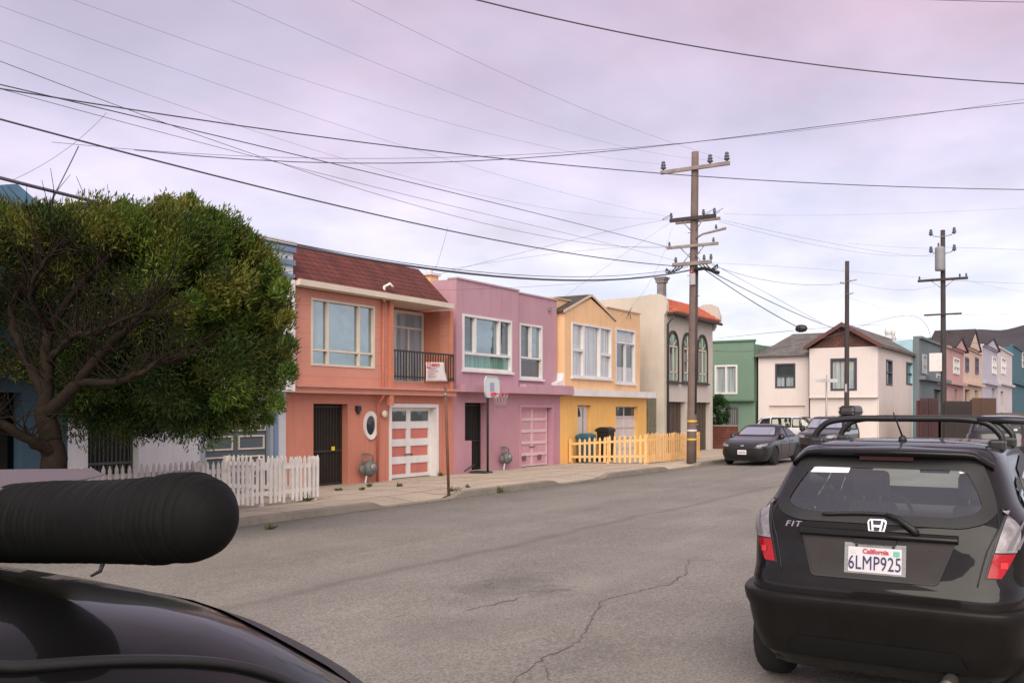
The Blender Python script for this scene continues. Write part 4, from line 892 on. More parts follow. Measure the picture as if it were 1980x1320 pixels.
c=PY(1171,832,15.9); wheelie_bin('tall black bin with a domed lid behind the orange pickets',c[0],15.9,c[2]-walk_z(14.9)+.03,.5,BLK,BLK)
# ------------------------------------------------------------------ ground, road, kerbs
def on_road(px,py):
    t=ray(px); k=(py-HOR)/FPX; d=(CAMH+.12)/(k-.010*t[1]); return Vector((t[0]*d,t[1]*d,0))
STAINS=[(*on_road(a,b)[:2],c,d,k) for a,b,c,d,k in ((985,1134,1.1,.55,.76),(830,1215,.8,.5,.86),(1060,1142,.5,.3,.76),(600,1060,3,.8,.92),(1250,1010,4,.7,.92),(1150,1260,.7,.5,.84))]
def asphalt(name, base, seam=True):
    m,nt,b=nodes_of(name); L=nt.links.new
    g=nt.nodes.new('ShaderNodeNewGeometry'); sp=nt.nodes.new('ShaderNodeSeparateXYZ'); L(g.outputs['Position'],sp.inputs[0])
    def noise(sc,det,ro=.6,vec=None):
        n=nt.nodes.new('ShaderNodeTexNoise'); n.inputs['Scale'].default_value=sc; n.inputs['Detail'].default_value=det; n.inputs['Roughness'].default_value=ro; L(vec or g.outputs['Position'],n.inputs['Vector']); return n.outputs['Fac']
    def mrange(v,a,b_,c,d):
        r=nt.nodes.new('ShaderNodeMapRange'); r.inputs[1].default_value=a; r.inputs[2].default_value=b_; r.inputs[3].default_value=c; r.inputs[4].default_value=d; L(v,r.inputs['Value']); return r.outputs[0]
    def mul(a,c):
        x=nt.nodes.new('ShaderNodeMath'); x.operation='MULTIPLY'; L(a,x.inputs[0]); L(c,x.inputs[1]); return x.outputs[0]
    mp=nt.nodes.new('ShaderNodeMapping'); mp.inputs['Scale'].default_value=(.12,1.1,1); L(g.outputs['Position'],mp.inputs['Vector'])
    f=mul(mrange(noise(42,3,.8),.32,.68,.55,1.45),mrange(noise(.55,7,.7),.32,.68,.86,1.08))
    f=mul(f,mrange(noise(13,5,.75),.3,.7,.88,1.12)); f=mul(f,mrange(noise(1,5,.6,mp.outputs[0]),.35,.68,.88,1.07))
    if seam:
        wob=mrange(noise(.8,3),0,1,-.25,.25); ad=nt.nodes.new('ShaderNodeMath'); ad.operation='ADD'; L(sp.outputs['Y'],ad.inputs[0]); L(wob,ad.inputs[1])
        r=nt.nodes.new('ShaderNodeValToRGB'); dv=nt.nodes.new('ShaderNodeMath'); dv.operation='DIVIDE'; dv.inputs[1].default_value=12.2; L(ad.outputs[0],dv.inputs[0]); L(dv.outputs[0],r.inputs['Fac'])
        e=r.color_ramp.elements; e[0].position=0; e[0].color=(1,1,1,1); e[1].position=1; e[1].color=(.62,.60,.56,1)
        for p,c in ((.565,1.0),(.577,.74),(.59,.95),(.80,.97),(.93,.86)): x=e.new(p); x.color=(c,c,c,1)
        f=mul(f,r.outputs[0])
    if seam:                                                # old oil and repair stains at fixed places on the road
        for (sx,sy,ax_,ay_,k_) in STAINS:
            mp2=nt.nodes.new('ShaderNodeMapping'); mp2.inputs['Location'].default_value=(-sx/ax_,-sy/ay_,0); mp2.inputs['Scale'].default_value=(1/ax_,1/ay_,0); L(g.outputs['Position'],mp2.inputs['Vector'])
            ln=nt.nodes.new('ShaderNodeVectorMath'); ln.operation='LENGTH'; L(mp2.outputs[0],ln.inputs[0])
            sm=nt.nodes.new('ShaderNodeMath'); sm.operation='ADD'; L(ln.outputs['Value'],sm.inputs[0]); L(mrange(noise(2.6,5,.7),.3,.7,-.45,.45),sm.inputs[1])
            f=mul(f,mrange(sm.outputs[0],.35,1.05,k_,1.0))
    vm=nt.nodes.new('ShaderNodeVectorMath'); vm.operation='SCALE'; vm.inputs[0].default_value=base; L(f,vm.inputs['Scale']); L(vm.outputs[0],b.inputs['Base Color'])
    b.inputs['Roughness'].default_value=.88; b.inputs['Specular IOR Level'].default_value=.3
    bp=nt.nodes.new('ShaderNodeBump'); bp.inputs['Strength'].default_value=.6; bp.inputs['Distance'].default_value=.012; L(noise(70,4,.8),bp.inputs['Height']); L(bp.outputs[0],b.inputs['Normal'])
    return m
ASPH=asphalt('asphalt',(.250,.230,.204)); ASPH2=asphalt('asphalt_side',(.25,.23,.20),False)
def structure(name,mb,m,origin=(0,0,0)): return tag(mb.build(name,m,None,origin),kind='structure')
mb=MB(); xs=[-40,-10,0,10,20,30,40,60,100,150]; ys=[.1,3,6,9,12.19]
mb.grid([[(x,y,road_z(y)) for y in ys] for x in xs],False); structure('road',mb,ASPH)
mb=MB(); mb.grid([[(x,y,-.246-.001*(y-12.2)) for y in (12.195,20,40,80)] for x in (46.0,51.0)],False); structure('side_street',mb,ASPH2)
# kerb height varies: raised pieces between dropped driveway aprons
KX=lambda px: 12.2*ray(px)[0]/ray(px)[1]
raised=[(KX(300),KX(735)),(KX(882),KX(1078)),(KX(1172),KX(1290)),(KX(1352),45.6)]
def kerb_h(x):
    v=0
    for a,b in raised: v=max(v,min(1,max(0,(x-a)/.35+.5))*min(1,max(0,(b-x)/.35+.5)))
    return .012+.115*v if x>8 else .115
mb=MB(); rows=[]; x=-40.0
while x<46:
    h=kerb_h(x); rz=road_z(12.2); z1=walk_z(12.2)
    top=rz+h; rows.append([(x,12.18,rz-.05),(x,12.2,top-.01),(x,12.23,top),(x,12.37,top+.003)]); x+=.2
mb.grid(rows,False); structure('kerb',mb,surf('kerb_concrete',(.235,.205,.165),.9,.2,1.5,.3,40,dirt=.5))  # darker than the sidewalk: the shaded kerb face is painted into the colour
def sidewalk_mat():
    m=surf('sidewalk_concrete',(.47,.395,.31),.9,.16,.9,.25,45,dirt=.3); nt=m.node_tree; L=nt.links.new; b=nt.nodes['Principled BSDF']
    g=nt.nodes.new('ShaderNodeNewGeometry'); br=nt.nodes.new('ShaderNodeTexBrick'); L(g.outputs['Position'],br.inputs['Vector']); br.offset=0; br.inputs['Scale'].default_value=1; br.inputs['Brick Width'].default_value=1.22; br.inputs['Row Height'].default_value=1.1; br.inputs['Mortar Size'].default_value=.022
    br.inputs['Color1'].default_value=(1,1,1,1); br.inputs['Color2'].default_value=(.9,.9,.88,1); br.inputs['Mortar'].default_value=(.36,.33,.28,1)
    src=b.inputs['Base Color'].links[0].from_socket; vm=nt.nodes.new('ShaderNodeVectorMath'); vm.operation='MULTIPLY'; L(src,vm.inputs[0]); L(br.outputs['Color'],vm.inputs[1]); L(vm.outputs[0],b.inputs['Base Color']); return m
mb=MB(); rows=[]; x=-40.0
while x<46:
    h=kerb_h(x); e=road_z(12.2)+h+.003
    rows.append([(x,12.37,e),(x,13.1,e+(walk_z(13.1)-e)*.8),(x,13.8,walk_z(13.8)),(x,16.6,walk_z(16.6)),(x,19.5,walk_z(16.6)-.02)]); x+=.4
mb.grid(rows,True); structure('sidewalk',mb,sidewalk_mat())
mb=MB(); mb.box(51.0,53.6,10.6,90,-.6,-.13); mb.box(53.6,150,7.4,10.6,-.6,-.12); structure('sidewalk',mb,MATS['sidewalk_concrete'])
mb=MB(); mb.box(-40,150,-3.6,.095,-.6,.0); structure('sidewalk',mb,MATS['sidewalk_concrete'])
mb=MB(); mb.add([(-1500,-1500,-.62),(1500,-1500,-.62),(1500,1500,-.62),(-1500,1500,-.62)],[(0,1,2,3)]); structure('ground',mb,surf('earth',(.17,.14,.11),.95,.25,.05,.2,2))
mb=MB(); rows=[[(x,y,z) for y,z in ((8.75,-.5),(8.8,1.2),(10.2,1.55),(30,1.6))] for x in (66,80,100,130,170)]; mb.grid(rows,False); structure('terrain',mb,surf('earth_bank',(.10,.085,.06),.95,.3,.6,.3,8))
# far hill
mb=MB(); rows=[]
for i in range(41):
    px=1780+i*14; d0=430; hgt=166*(1-math.exp(-max(0,(i+2))/3.6))*(1-.03*math.sin(i*.7))
    r_=[]
    for k,(dd,f) in enumerate(((340,0),(370,.35),(400,.7),(430,1.0),(520,.9),(700,.2))):
        t=ray(px); z=CAMH+hgt*f/FPX*d0; r_.append((t[0]*dd,t[1]*dd,-.6+ (z+.6)*(1 if f>0 else 0)))
    rows.append(r_)
mb.grid(rows); structure('hill',mb,surf('hill_scrub',(.05,.045,.05),.95,.45,.03,0))
# cracks and patches in the asphalt
CR=surf('crack_tar',(.13,.115,.104),.9,.4,5,.2,40)
def on_road(px,py):
    t=ray(px); k=(py-HOR)/FPX; d=(CAMH+.12)/(k-.010*t[1]); return Vector((t[0]*d,t[1]*d,0))
def crack(pts,w):
    P_=[on_road(*p) for p in pts]; path=[]
    for a,b in zip(P_,P_[1:]):
        n=max(2,int((b-a).length/.07))
        for i in range(n): path.append(a.lerp(b,i/n)+Vector((RNG.normal(0,.016),RNG.normal(0,.016),0)))
    path.append(P_[-1]); mb=MB(); rows=[]
    for i,p in enumerate(path):
        t=(path[min(i+1,len(path)-1)]-path[max(i-1,0)]).normalized(); s=Vector((-t.y,t.x,0)); ww=.8*w*RNG.uniform(.2,1.0)*(.4+.6*math.sin(math.pi*(i+.5)/len(path)))
        a,b=p+s*ww,p-s*ww*RNG.uniform(.3,1); rows.append([(a.x,a.y,road_z(a.y)+.004),(b.x,b.y,road_z(b.y)+.004)])
    mb.grid(rows,False); structure('road_crack',mb,CR)
crack([(1335,1080),(1325,1108),(1290,1130),(1225,1146),(1165,1160),(1148,1185),(1132,1225),(1098,1252),(1045,1276),(1008,1302),(985,1330)],.018)
crack([(1335,1085),(1355,1083),(1380,1082)],.012); crack([(1298,1128),(1250,1118),(1150,1112)],.008)
crack([(1010,1152),(975,1164),(940,1172),(890,1181)],.016); crack([(905,1126),(955,1122),(935,1135),(955,1140)],.013)
crack([(1030,1143),(1060,1144),(1085,1139),(1105,1142)],.022); crack([(1125,1148),(1155,1149)],.012); crack([(1050,1290),(1062,1300),(1060,1315)],.014)
crack([(765,1191),(782,1190)],.018); crack([(1005,1140),(950,1133),(900,1130)],.010); crack([(1250,1112),(1180,1108),(1130,1109)],.007)
def litter():
    mb=MB()
    for _ in range(900):
        x=RNG.uniform(12,31); y=12.17-abs(RNG.normal(0,.22)) if RNG.random()<.75 else RNG.uniform(12.4,16.2); z=(road_z(y) if y<12.2 else walk_z(y)+.006)+.006; s=RNG.uniform(.012,.035); a=RNG.uniform(0,6.28)
        c,n=math.cos(a)*s,math.sin(a)*s; mb.add([(x-c,y-n,z),(x+n*.5,y-c*.5,z+.008),(x+c,y+n,z),(x-n*.5,y+c*.5,z+.004)],[(0,1,2,3)])
    tag(mb.build('leaf_litter',surf('litter_tan',(.26,.19,.09),.9,.6,9,0)),'dry tan leaf litter along the gutter and sidewalk','litter',kind='stuff')
litter()
# ------------------------------------------------------------------ utility poles
WOOD=surf('pole_wood',(.17,.125,.105),.9,.3,2,.5,25,dirt=.4); WOODD=surf('pole_wood_dark',(.055,.045,.045),.9,.3,2,.4,25); ARMW=surf('crossarm_wood',(.27,.23,.21),.9,.3,3,.4,25)
INS=surf('insulator_brown',(.075,.075,.09),.35,.15,4,0); STEEL=surf('galvanised',(.32,.32,.33),.45,.15,4,.05,metal=.6)
def insulator(name,p,parent,s=1.0):
    m=MB(); m.lathe([(.02*s,0),(.03*s,.03*s),(.085*s,.06*s),(.085*s,.09*s),(.04*s,.11*s),(.075*s,.14*s),(.075*s,.17*s),(.035*s,.19*s),(.06*s,.22*s),(.05*s,.26*s),(.01*s,.28*s)],p,'Z',12); return m.build(name,INS,parent)
def pole(label,base,top,r0,r1,wood,name='utility_pole'):
    r=thing(name,label,'utility pole',base,'utility poles'); m=MB(); n=8
    m.tube(line3(base,top,n),[r0+(r1-r0)*i/n for i in range(n+1)],14); m.build('pole',wood,r); return r
def at_pole(base,top,z): b,t=Vector(base),Vector(top); return b.lerp(t,(z-b.z)/(t.z-b.z))
def crossarm(root,c,a,b,h=.11,w=.09,mat=ARMW,ins=(),s=1.0,brace=None,pr=.14,drop=0.0):
    """arm along Y from c.y+a (far) to c.y-b (near)"""
    m=MB(); x=c.x-pr-w*.5; m.box(x-w*.5,x+w*.5,c.y-b,c.y+a,c.z-h/2,c.z+h/2); o=m.build('crossarm',mat,root,bevel=.008)
    for y in ins: insulator('insulator',(x,c.y+y,c.z+h/2),o,s)
    if brace:
        m=MB()
        for sg in (1,-1): m.tube([(x,c.y+sg*brace[0],c.z-h/2),(c.x-pr*.8,c.y+sg*.08,c.z-brace[1])],.018,6)
        m.build('brace',STEEL,o)
    return o
PB=Vector(PY(1337,903,12.55)); PB.z=walk_z(12.55)-.02; PT=Vector((PB.x+.02,PB.y-.13,0)); PD=PB.dot(Vector((CA,SA,0)))
zz=lambda py,d=None: CAMH-(py-HOR)/FPX*(d or PD)
PT.z=zz(295)
def main_pole():
    r=pole('tall wooden utility pole at the kerb in front of the grey house',PB,PT,.175,.125,WOOD)
    ap=lambda py: at_pole(PB,PT,zz(py))
    crossarm(r,ap(328),1.22,1.32,.13,.1,ARMW,(1.12,-.62,-1.22),1.2,pr=.12)
    o=crossarm(r,ap(424),.85,.85,.13,.1,WOODD,(.8,-.4,-.8),.75,(.4,.42),pr=.12)
    crossarm(r,ap(425),.8,.85,.10,.1,ARMW,(),.8,None,pr=-.30)
    c=ap(455); m=MB(); m.tube([(c.x-.1,c.y-.1,c.z-.14),(c.x-.12,c.y-.35,c.z-.02),(c.x-.13,c.y-1.2,c.z+.10)],[.03,.035,.05],8); o=m.build('bracket_arm',ARMW,r); insulator('insulator',(c.x-.13,c.y-.85,c.z+.1),o,.6)
    crossarm(r,ap(477),.95,.95,.10,.09,ARMW,(.85,-.78),.6,(.42,.42),pr=.14)
    crossarm(r,ap(511),.72,.72,.13,.1,ARMW,(.6,-.45,-.7),.75,(.4,-.4),pr=.14)
    m=MB(); c=ap(516)
    for s in (1,-1):
        for k in range(3): 
            m.tube([c+Vector((-.25,s*(.3+.12*k),.02)),c+Vector((-.3,s*(.45+.16*k),-.12-.05*k)),c+Vector((-.24,s*(.75+.1*k),-.16)),c+Vector((-.22,s*(.95),-.02))],.022,6)
    m.tube([c+Vector((-.2,-.1,-.14)),c+Vector((-.24,-.5,-.12)),c+Vector((-.2,-1.0,-.32))],.06,8); m.build('cable_loops',BLACKM,r)
    m=MB(); c=ap(420)
    for s,y0 in ((1,.95),(-1,.95),(-1,.6)):
        m.tube([c+Vector((-.2+.16*math.cos(a*.5),s*y0+.16*math.sin(a*.5),.08-.1*math.sin(a*.4))) for a in range(12)],.009,5)
    m.build('jumper_wire',BLACKM,r)
    m=MB(); c0=ap(520); c1=ap(800); n=Vector((-.09,-.17,0)); m.tube([c0+n,c0.lerp(c1,.5)+n,c1+n],.035,8); m.build('conduit',surf('conduit_dark',(.04,.035,.04),.6,.2,3,.1),r)
    m=MB(); c=ap(541); m.box(c.x-.21,c.x-.15,c.y-.13,c.y+.05,c.z-.2,c.z+.2); m.build('plate',surf('plate_grey',(.42,.4,.42),.6,.1,3,0),r)
    m=MB(); c=ap(527); m.lathe([(.0,-.03),(.05,-.03),(.05,.03),(.0,.03)],(c.x-.17,c.y+.03,c.z),'X',10); m.build('reflector',surf('reflector_red',(.5,.05,.1),.4,.1,3,0),r)
    for py,col,nm in ((814,(.62,.40,.05),'yellow_band'),(832,(.6,.56,.52),'pale_band'),(849,(.62,.40,.05),'yellow_band')):
        c=ap(py); m=MB(); m.lathe([(.181,-.035),(.184,-.03),(.184,.03),(.181,.035)],(c.x,c.y,c.z),'Z',20); m.build(nm,surf(nm,col,.6,.1,4,0),r)
    m=MB()
    for k in range(10): c=at_pole(PB,PT,1.2+k*.75); s=1 if k%2 else -1; m.tube([c+Vector((0,s*.12,0)),c+Vector((0,s*.24,0))],.012,5)
    m.build('step_bolt',STEEL,r)
main_pole()
def pole_two():
    b=Vector(PX(1637,800,49.3)); b.z=-.3; t=Vector(PX(1638,505,49.3)); r=pole('slim dark utility pole in front of the white corner house',b,t,.13,.10,WOODD)
    d=b.dot(Vector((CA,SA,0)))
    for py,l in ((545,.5),(570,.35),(548,-.3)): c=Vector((b.x-.1,b.y,zz(py,d))); m=MB(); m.tube([c,c+Vector((0,-l,.06))],.03,6); m.build('bracket_arm',STEEL,r)
    c=Vector((b.x-.12,b.y,zz(750,d))); m=MB(); m.box(c.x-.03,c.x,c.y-.05,c.y+.05,c.z-.2,c.z+.2); m.build('plate',surf('plate_grey',(.42,.4,.42)),r)
    return r
pole_two()
def pole_three():
    X=63; b=Vector(PX(1825,800,X)); b.z=-.2; t=Vector(PX(1823,445,X)); d=b.dot(Vector((CA,SA,0))); ap=lambda py: at_pole(b,t,zz(py,d))
    r=pole('utility pole with a grey transformer can near the uphill row',b,t,.17,.13,WOODD)
    c=ap(502); m=MB(); m.lathe([(.05,-.72),(.27,-.7),(.28,-.6),(.28,.6),(.27,.7),(.1,.78)],(c.x-.36,c.y+.12,c.z),'Z',18); tr=m.build('transformer',surf('transformer_grey',(.25,.25,.26),.5,.1,3,.05),r)
    insulator('bushing',(c.x-.36,c.y+.2,c.z+.78),tr,.8)
    for py in (452,485):
        c=ap(py); m=MB(); m.tube([c+Vector((-.15,.65,.1)),c+Vector((-.15,.5,-.12)),c+Vector((-.15,0,-.2)),c+Vector((-.15,-.5,-.12)),c+Vector((-.15,-.65,.1))],.03,6); o=m.build('bracket_arm',STEEL,r)
        for s in (.65,-.65): insulator('insulator',tuple(c+Vector((-.15,s,-.1))),o,1.5)
    crossarm(r,ap(541),1.4,1.4,.15,.11,WOODD,(1.3,-.95,-1.3),.8,(.6,.5)); crossarm(r,ap(608),1.05,1.05,.1,.09,WOODD,(),.8,None)
    c=ap(700); m=MB(); m.box(c.x-.3,c.x-.25,c.y+.05,c.y+.75,c.z-.55,c.z+.55); m.build('notice_board',WHITE,r)
    return r
pole_three()
def street_sign():
    X=45.2; b=Vector(PX(1598,830,X)); b.z=-.25; r=thing('street_sign','street name signpost with two crossed blades in front of the white corner house','sign',b)
    d=b.dot(Vector((CA,SA,0))); zt=zz(737,d); m=MB(); m.tube([b,(b.x,b.y,zt)],.04,8); m.build('post',STEEL,r)
    SG=surf('sign_pale',(.55,.55,.53),.5,.1,3,0)
    for k,(dx,dy) in enumerate(((0,.5),(.5,.1))): m=MB(); z=zt-.05+.2*k; a=Vector((b.x-dx,b.y-dy,z)); c=Vector((b.x+dx,b.y+dy,z)); n=Vector((dy,-dx,0)).normalized()*.015; m.hexa([a-n,c-n,c+n,a+n],[p+Vector((0,0,.16)) for p in (a-n,c-n,c+n,a+n)]); m.build('name_blade',SG,r)
street_sign()
def thin_post():
    a=Vector(PY(868,950,12.35)); b=Vector(PY(861,745,12.35)); a.z=road_z(12.2)-.05
    r=thing('signpost','thin rusty steel post standing at the kerb before the mauve house','post',a); m=MB(); m.tube([a,b],.032,8); m.build('post',surf('rust_post',(.17,.075,.05),.85,.3,4,.2),r)
    m=MB(); m.lathe([(.034,-.03),(.04,-.02),(.04,.02),(.034,.03)],tuple(b-Vector((0,0,.2))),'Z',10); m.build('collar',STEEL,r)
thin_post()
# ------------------------------------------------------------------ overhead wires
WIRE=surf('wire_black',(.08,.08,.10),.6,.1,3,0)
def wire(label,pts,r,name='power_line',cat='cable',sagpts=24,group='overhead wires'):
    p=[Vector(P(*q)) if len(q)==3 else Vector(q[0]) for q in pts]
    if len(p)==2: path=line3(p[0],p[1],sagpts)
    else:
        L_=[0]; 
        for a,b in zip(p,p[1:]): L_.append(L_[-1]+(b-a).length)
        path=[]
        for i in range(sagpts+1):
            s=L_[-1]*i/sagpts; v=Vector((0,0,0))
            for j in range(len(p)):
                w=1
                for k in range(len(p)):
                    if k!=j: w*=(s-L_[k])/(L_[j]-L_[k])
                v+=p[j]*w
            path.append(v)
    m=MB(); m.tube(path,r*(.48 if r<.0115 else .7),5); o=m.build(name,WIRE,None,tuple(path[0])); tag(o,label,cat,group); return o
dY=lambda px,Y=12.5: Y/ray(px)[1]
wire('thick twisted black cable sweeping across the top of the sky',[(560,-100,9),(1250,73,11.5),(2150,170,14)],.013)
wire('cable just touching the top right corner of the picture',[(1500,-14,12),(1800,0,13),(2100,6,14)],.010)
wire('black cable running level past the top of the tall pole',[(-200,138,13),(980,308,20),(2200,368,27)],.016)
wire('black cable from the upper tree to the pole lower arm',[(-120,198,dY(-120)),(500,361,dY(500)),(1318,515,PD)],.020)
wire('thickest black cable passing behind the tree top to the pole',[(-100,318,dY(-100)),(480,458,dY(480)),(840,521,dY(840)),(1335,522,PD)],.036)
wire('paired wire above the thick lower cable',[(480,452,dY(480)),(840,516,dY(840)),(1010,532,dY(1010)),(1330,516,PD)],.012)
wire('wire from far left rising above the tree to the second crossarm',[(-150,60,dY(-150)),(560,322,dY(560)),(1292,478,PD)],.010)
wire('double wire below it crossing the sky to the lower crossarm',[(-100,140,dY(-100)),(420,263,dY(420)),(1300,480,PD)],.012)
wire('thin wire tied at a splice above the tree',[(-80,150,dY(-80)),(500,305,dY(500)),(860,395,dY(860)),(1310,505,PD)],.009)
wire('thin sagging line nearly level across the middle of the sky',[(100,275,18),(560,305,21),(1340,275,25),(2100,172,28)],.010)
wire('second sagging line slightly under the level one',[(260,290,18),(900,312,22),(1400,268,25),(2100,190,28)],.014)
wire('faint primary line ending on the far top insulator',[(60,-30,dY(60,13.7)),(700,190,dY(700,13.7)),(1287,318,PD+.6)],.005)
wire('faint primary line ending on the middle top insulator',[(380,-30,dY(380,12.0)),(900,190,dY(900,12.0)),(1372,310,PD-.3)],.005)
wire('faint primary line ending on the near top insulator',[(600,-40,dY(600,11.4)),(1000,155,dY(1000,11.4)),(1410,310,PD-.6)],.006)
wire('faint line low over the left tree',[(-50,60,dY(-50,13.4)),(640,300,dY(640,13.4)),(1296,424,PD+.5)],.005)
wire('faint line highest over the upper left sky',[(-60,-10,dY(-60,13.6)),(500,190,dY(500,13.6)),(1296,420,PD+.6)],.005)
wire('service drop falling left from the second crossarm to the salmon roof',[(1296,428,PD),(1050,478,26),(738,560,26.3)],.008)
wire('service drop from the pole to the mauve house corner',[(1296,430,PD),(1180,510,33),(1061,596,34.4)],.007)
wire('service drop from the pole to the yellow house bracket',[(1300,440,PD),(1270,520,34.6),(1200,610,37.2)],.007)
wire('service drop from the pole low bracket sagging to the salmon house',[(1318,520,PD),(1090,550,29),(745,562,26.1)],.008)
wire('thin line from the tall pole left over the mauve roof',[(1300,478,PD),(1000,500,29),(870,520,29)],.007)
wire('upper line running right from the second crossarm',[(1390,424,PD),(1660,480,44),(1830,490,66)],.010)
wire('lower line running right from the second crossarm',[(1390,428,PD),(1600,478,44),(1805,492,66)],.010)
wire('service line from the tall pole down to the slim dark pole',[(1376,512,PD),(1500,545,42),(1637,548,53)],.012)
wire('level line from the lower arm toward the transformer pole',[(1376,508,PD),(1580,520,46),(1826,541,67)],.008)
wire('thick drop cable from the tall pole to the splice ball',[(1360,520,PD),(1470,592,35),(1549,635,37)],.024)
wire('second thick drop cable passing the splice ball to the brown gable',[(1365,520,PD),(1500,588,40),(1632,640,52)],.024)
wire('thin drop cable beside the two thick ones',[(1378,510,PD),(1470,560,38),(1590,625,50)],.012)
def splice():
    p=Vector(P(1549,635,37)); r=thing('cable_splice','black barrel shaped splice closure hanging at the end of the drop cable','splice',p,'overhead wires'); m=MB(); m.lathe([(.03,-.24),(.12,-.18),(.15,-.05),(.15,.08),(.11,.18),(.03,.22)],tuple(p),'Y',14); m.build('closure',BLACKM,r)
splice()
wire('low black line from the grey house past the splice ball',[(1378,655,47),(1545,638,37.1),(1700,628,50)],.012)
wire('low line crossing in front of the white house gable',[(1380,678,48),(1560,662,49),(1637,640,50),(1800,654,58)],.016)
wire('lowest line along the right rooftops',[(1637,652,50),(1830,660,66),(1990,672,90)],.016)
wire('line right from the transformer pole top',[(1826,478,67),(1900,480,75),(2050,486,90)],.012)
wire('line left from the transformer pole top',[(1640,470,55),(1740,478,60),(1826,480,67)],.010)
wire('line right from the transformer pole crossarm',[(1826,541,67),(1900,545,75),(2050,550,95)],.012)
wire('second line right from the transformer pole crossarm',[(1860,540,66.5),(1930,556,75),(2050,570,95)],.010)
wire('line right from the lower small arm of the transformer pole',[(1826,608,67),(1900,608,75),(2050,600,95)],.012)
wire('line from the slim dark pole right to the transformer pole arm',[(1637,545,53),(1730,560,58),(1822,545,67)],.010)
wire('sloping line from the slim dark pole over the white house roof',[(1637,575,53),(1730,600,58),(1822,612,67)],.010)
wire('thin level line far across the right sky',[(1400,413,PD),(1700,414,44),(2100,396,50)],.006)
wire('vertical tie wire between two cables above the tree',[(152,283,dY(152)),(124,340,dY(124)),(96,393,dY(96))],.012)
wire('slanted tie wire with a clip above the tree top',[(206,218,dY(206)),(152,270,dY(152)),(20,350,dY(20))],.006)
wire('short tie wire above the salmon roof',[(866,440,dY(866)),(855,480,dY(855)),(842,521,dY(842))],.007)
# chimney and flashing stack at the salmon / mauve roof line
def roof_vent():
    p=Vector(PY(830,545,17.6)); r=thing('chimney','small peach chimney between the salmon roof and the mauve parapet','chimney',p); m=MB(); m.box(p.x-.2,p.x+.2,p.y-.2,p.y+.2,5.2,PY(830,534,17.6)[2]); m.build('stack',surf('peach_stucco',(.72,.40,.20)),r); m=MB(); z=PY(830,534,17.6)[2]; m.box(p.x-.26,p.x+.26,p.y-.26,p.y+.26,z+.001,z+.08); m.lathe([(.1,.08),(.12,.2),(.06,.26)],(p.x,p.y,z),'Z',10); m.build('cap',WHITE,r)
roof_vent()
# ------------------------------------------------------------------ vehicles (local: x forward from the rear, y left, z up)
class Body:
    def __init__(s, table, n=6.0, N=150):
        t=np.array(table,float); s.z,s.xr,s.xf,s.wd=t.T; s.n=n
        ph=np.linspace(0,math.pi,4000); c,sn=np.cos(ph),np.sin(ph); ux=-np.sign(c)*np.abs(c)**(2/n); uy=np.abs(sn)**(2/n)
        L=np.concatenate([[0],np.cumsum(np.hypot(np.diff(ux)*2.05,np.diff(uy)*.85))]); s.u=np.linspace(0,1,N+1); f=s.u*L[-1]
        s.ux=np.interp(f,L,ux); s.uy=np.interp(f,L,uy); s.N=N
    def par(s,z):
        g=lambda a: s.pch(z,a); xr,xf,w=g(s.xr),g(s.xf),g(s.wd); return (xr+xf)/2,(xf-xr)/2,w
    def pch(s,z,a):
        Z=s.z; z=min(max(z,Z[0]),Z[-1]); i=int(min(max(np.searchsorted(Z,z)-1,0),len(Z)-2)); h=np.diff(Z); d=np.diff(a)/h
        def m(k):
            if k==0: return d[0]
            if k==len(Z)-1: return d[-1]
            if d[k-1]*d[k]<=0: return 0.0
            return 2*d[k-1]*d[k]/(d[k-1]+d[k])
        t=(z-Z[i])/h[i]; t2,t3=t*t,t*t*t
        return (2*t3-3*t2+1)*a[i]+(t3-2*t2+t)*h[i]*m(i)+(-2*t3+3*t2)*a[i+1]+(t3-t2)*h[i]*m(i+1)
    def ring(s,z,off=0):
        cx,a,w=s.par(z); L=[(cx+(a+off)*x,(w+off)*y,z) for x,y in zip(s.ux,s.uy)]
        return L+[(x,-y,z) for x,y,_ in L[-2:0:-1]]
    def rear(s,y,z,off=0): cx,a,w=s.par(z); return (cx-a*max(0,1-min(1,abs(y/w))**s.n)**(1/s.n)-off,y,z)
    def front(s,y,z,off=0): cx,a,w=s.par(z); return (cx+a*max(0,1-min(1,abs(y/w))**s.n)**(1/s.n)+off,y,z)
    def side(s,x,z,sg=1,off=0): cx,a,w=s.par(z); return (x,sg*(w*max(0,1-min(1,abs((x-cx)/a))**s.n)**(1/s.n)+off),z)
    def uz(s,u,z,sg=1,off=0):
        cx,a,w=s.par(z); x=np.interp(u,s.u,s.ux); y=np.interp(u,s.u,s.uy); return (cx+(a+off)*x,sg*(w+off)*y,z)
    def u_rear(s,y,z): return float(np.interp(min(abs(y)/s.par(z)[2],1),s.uy[:s.N//2],s.u[:s.N//2]))
def inside(p,poly):
    x,y=p; c=False; n=len(poly)
    for i in range(n):
        (x1,y1),(x2,y2)=poly[i],poly[(i+1)%n]
        if (y1>y)!=(y2>y) and x<(x2-x1)*(y-y1)/(y2-y1)+x1: c=not c
    return c
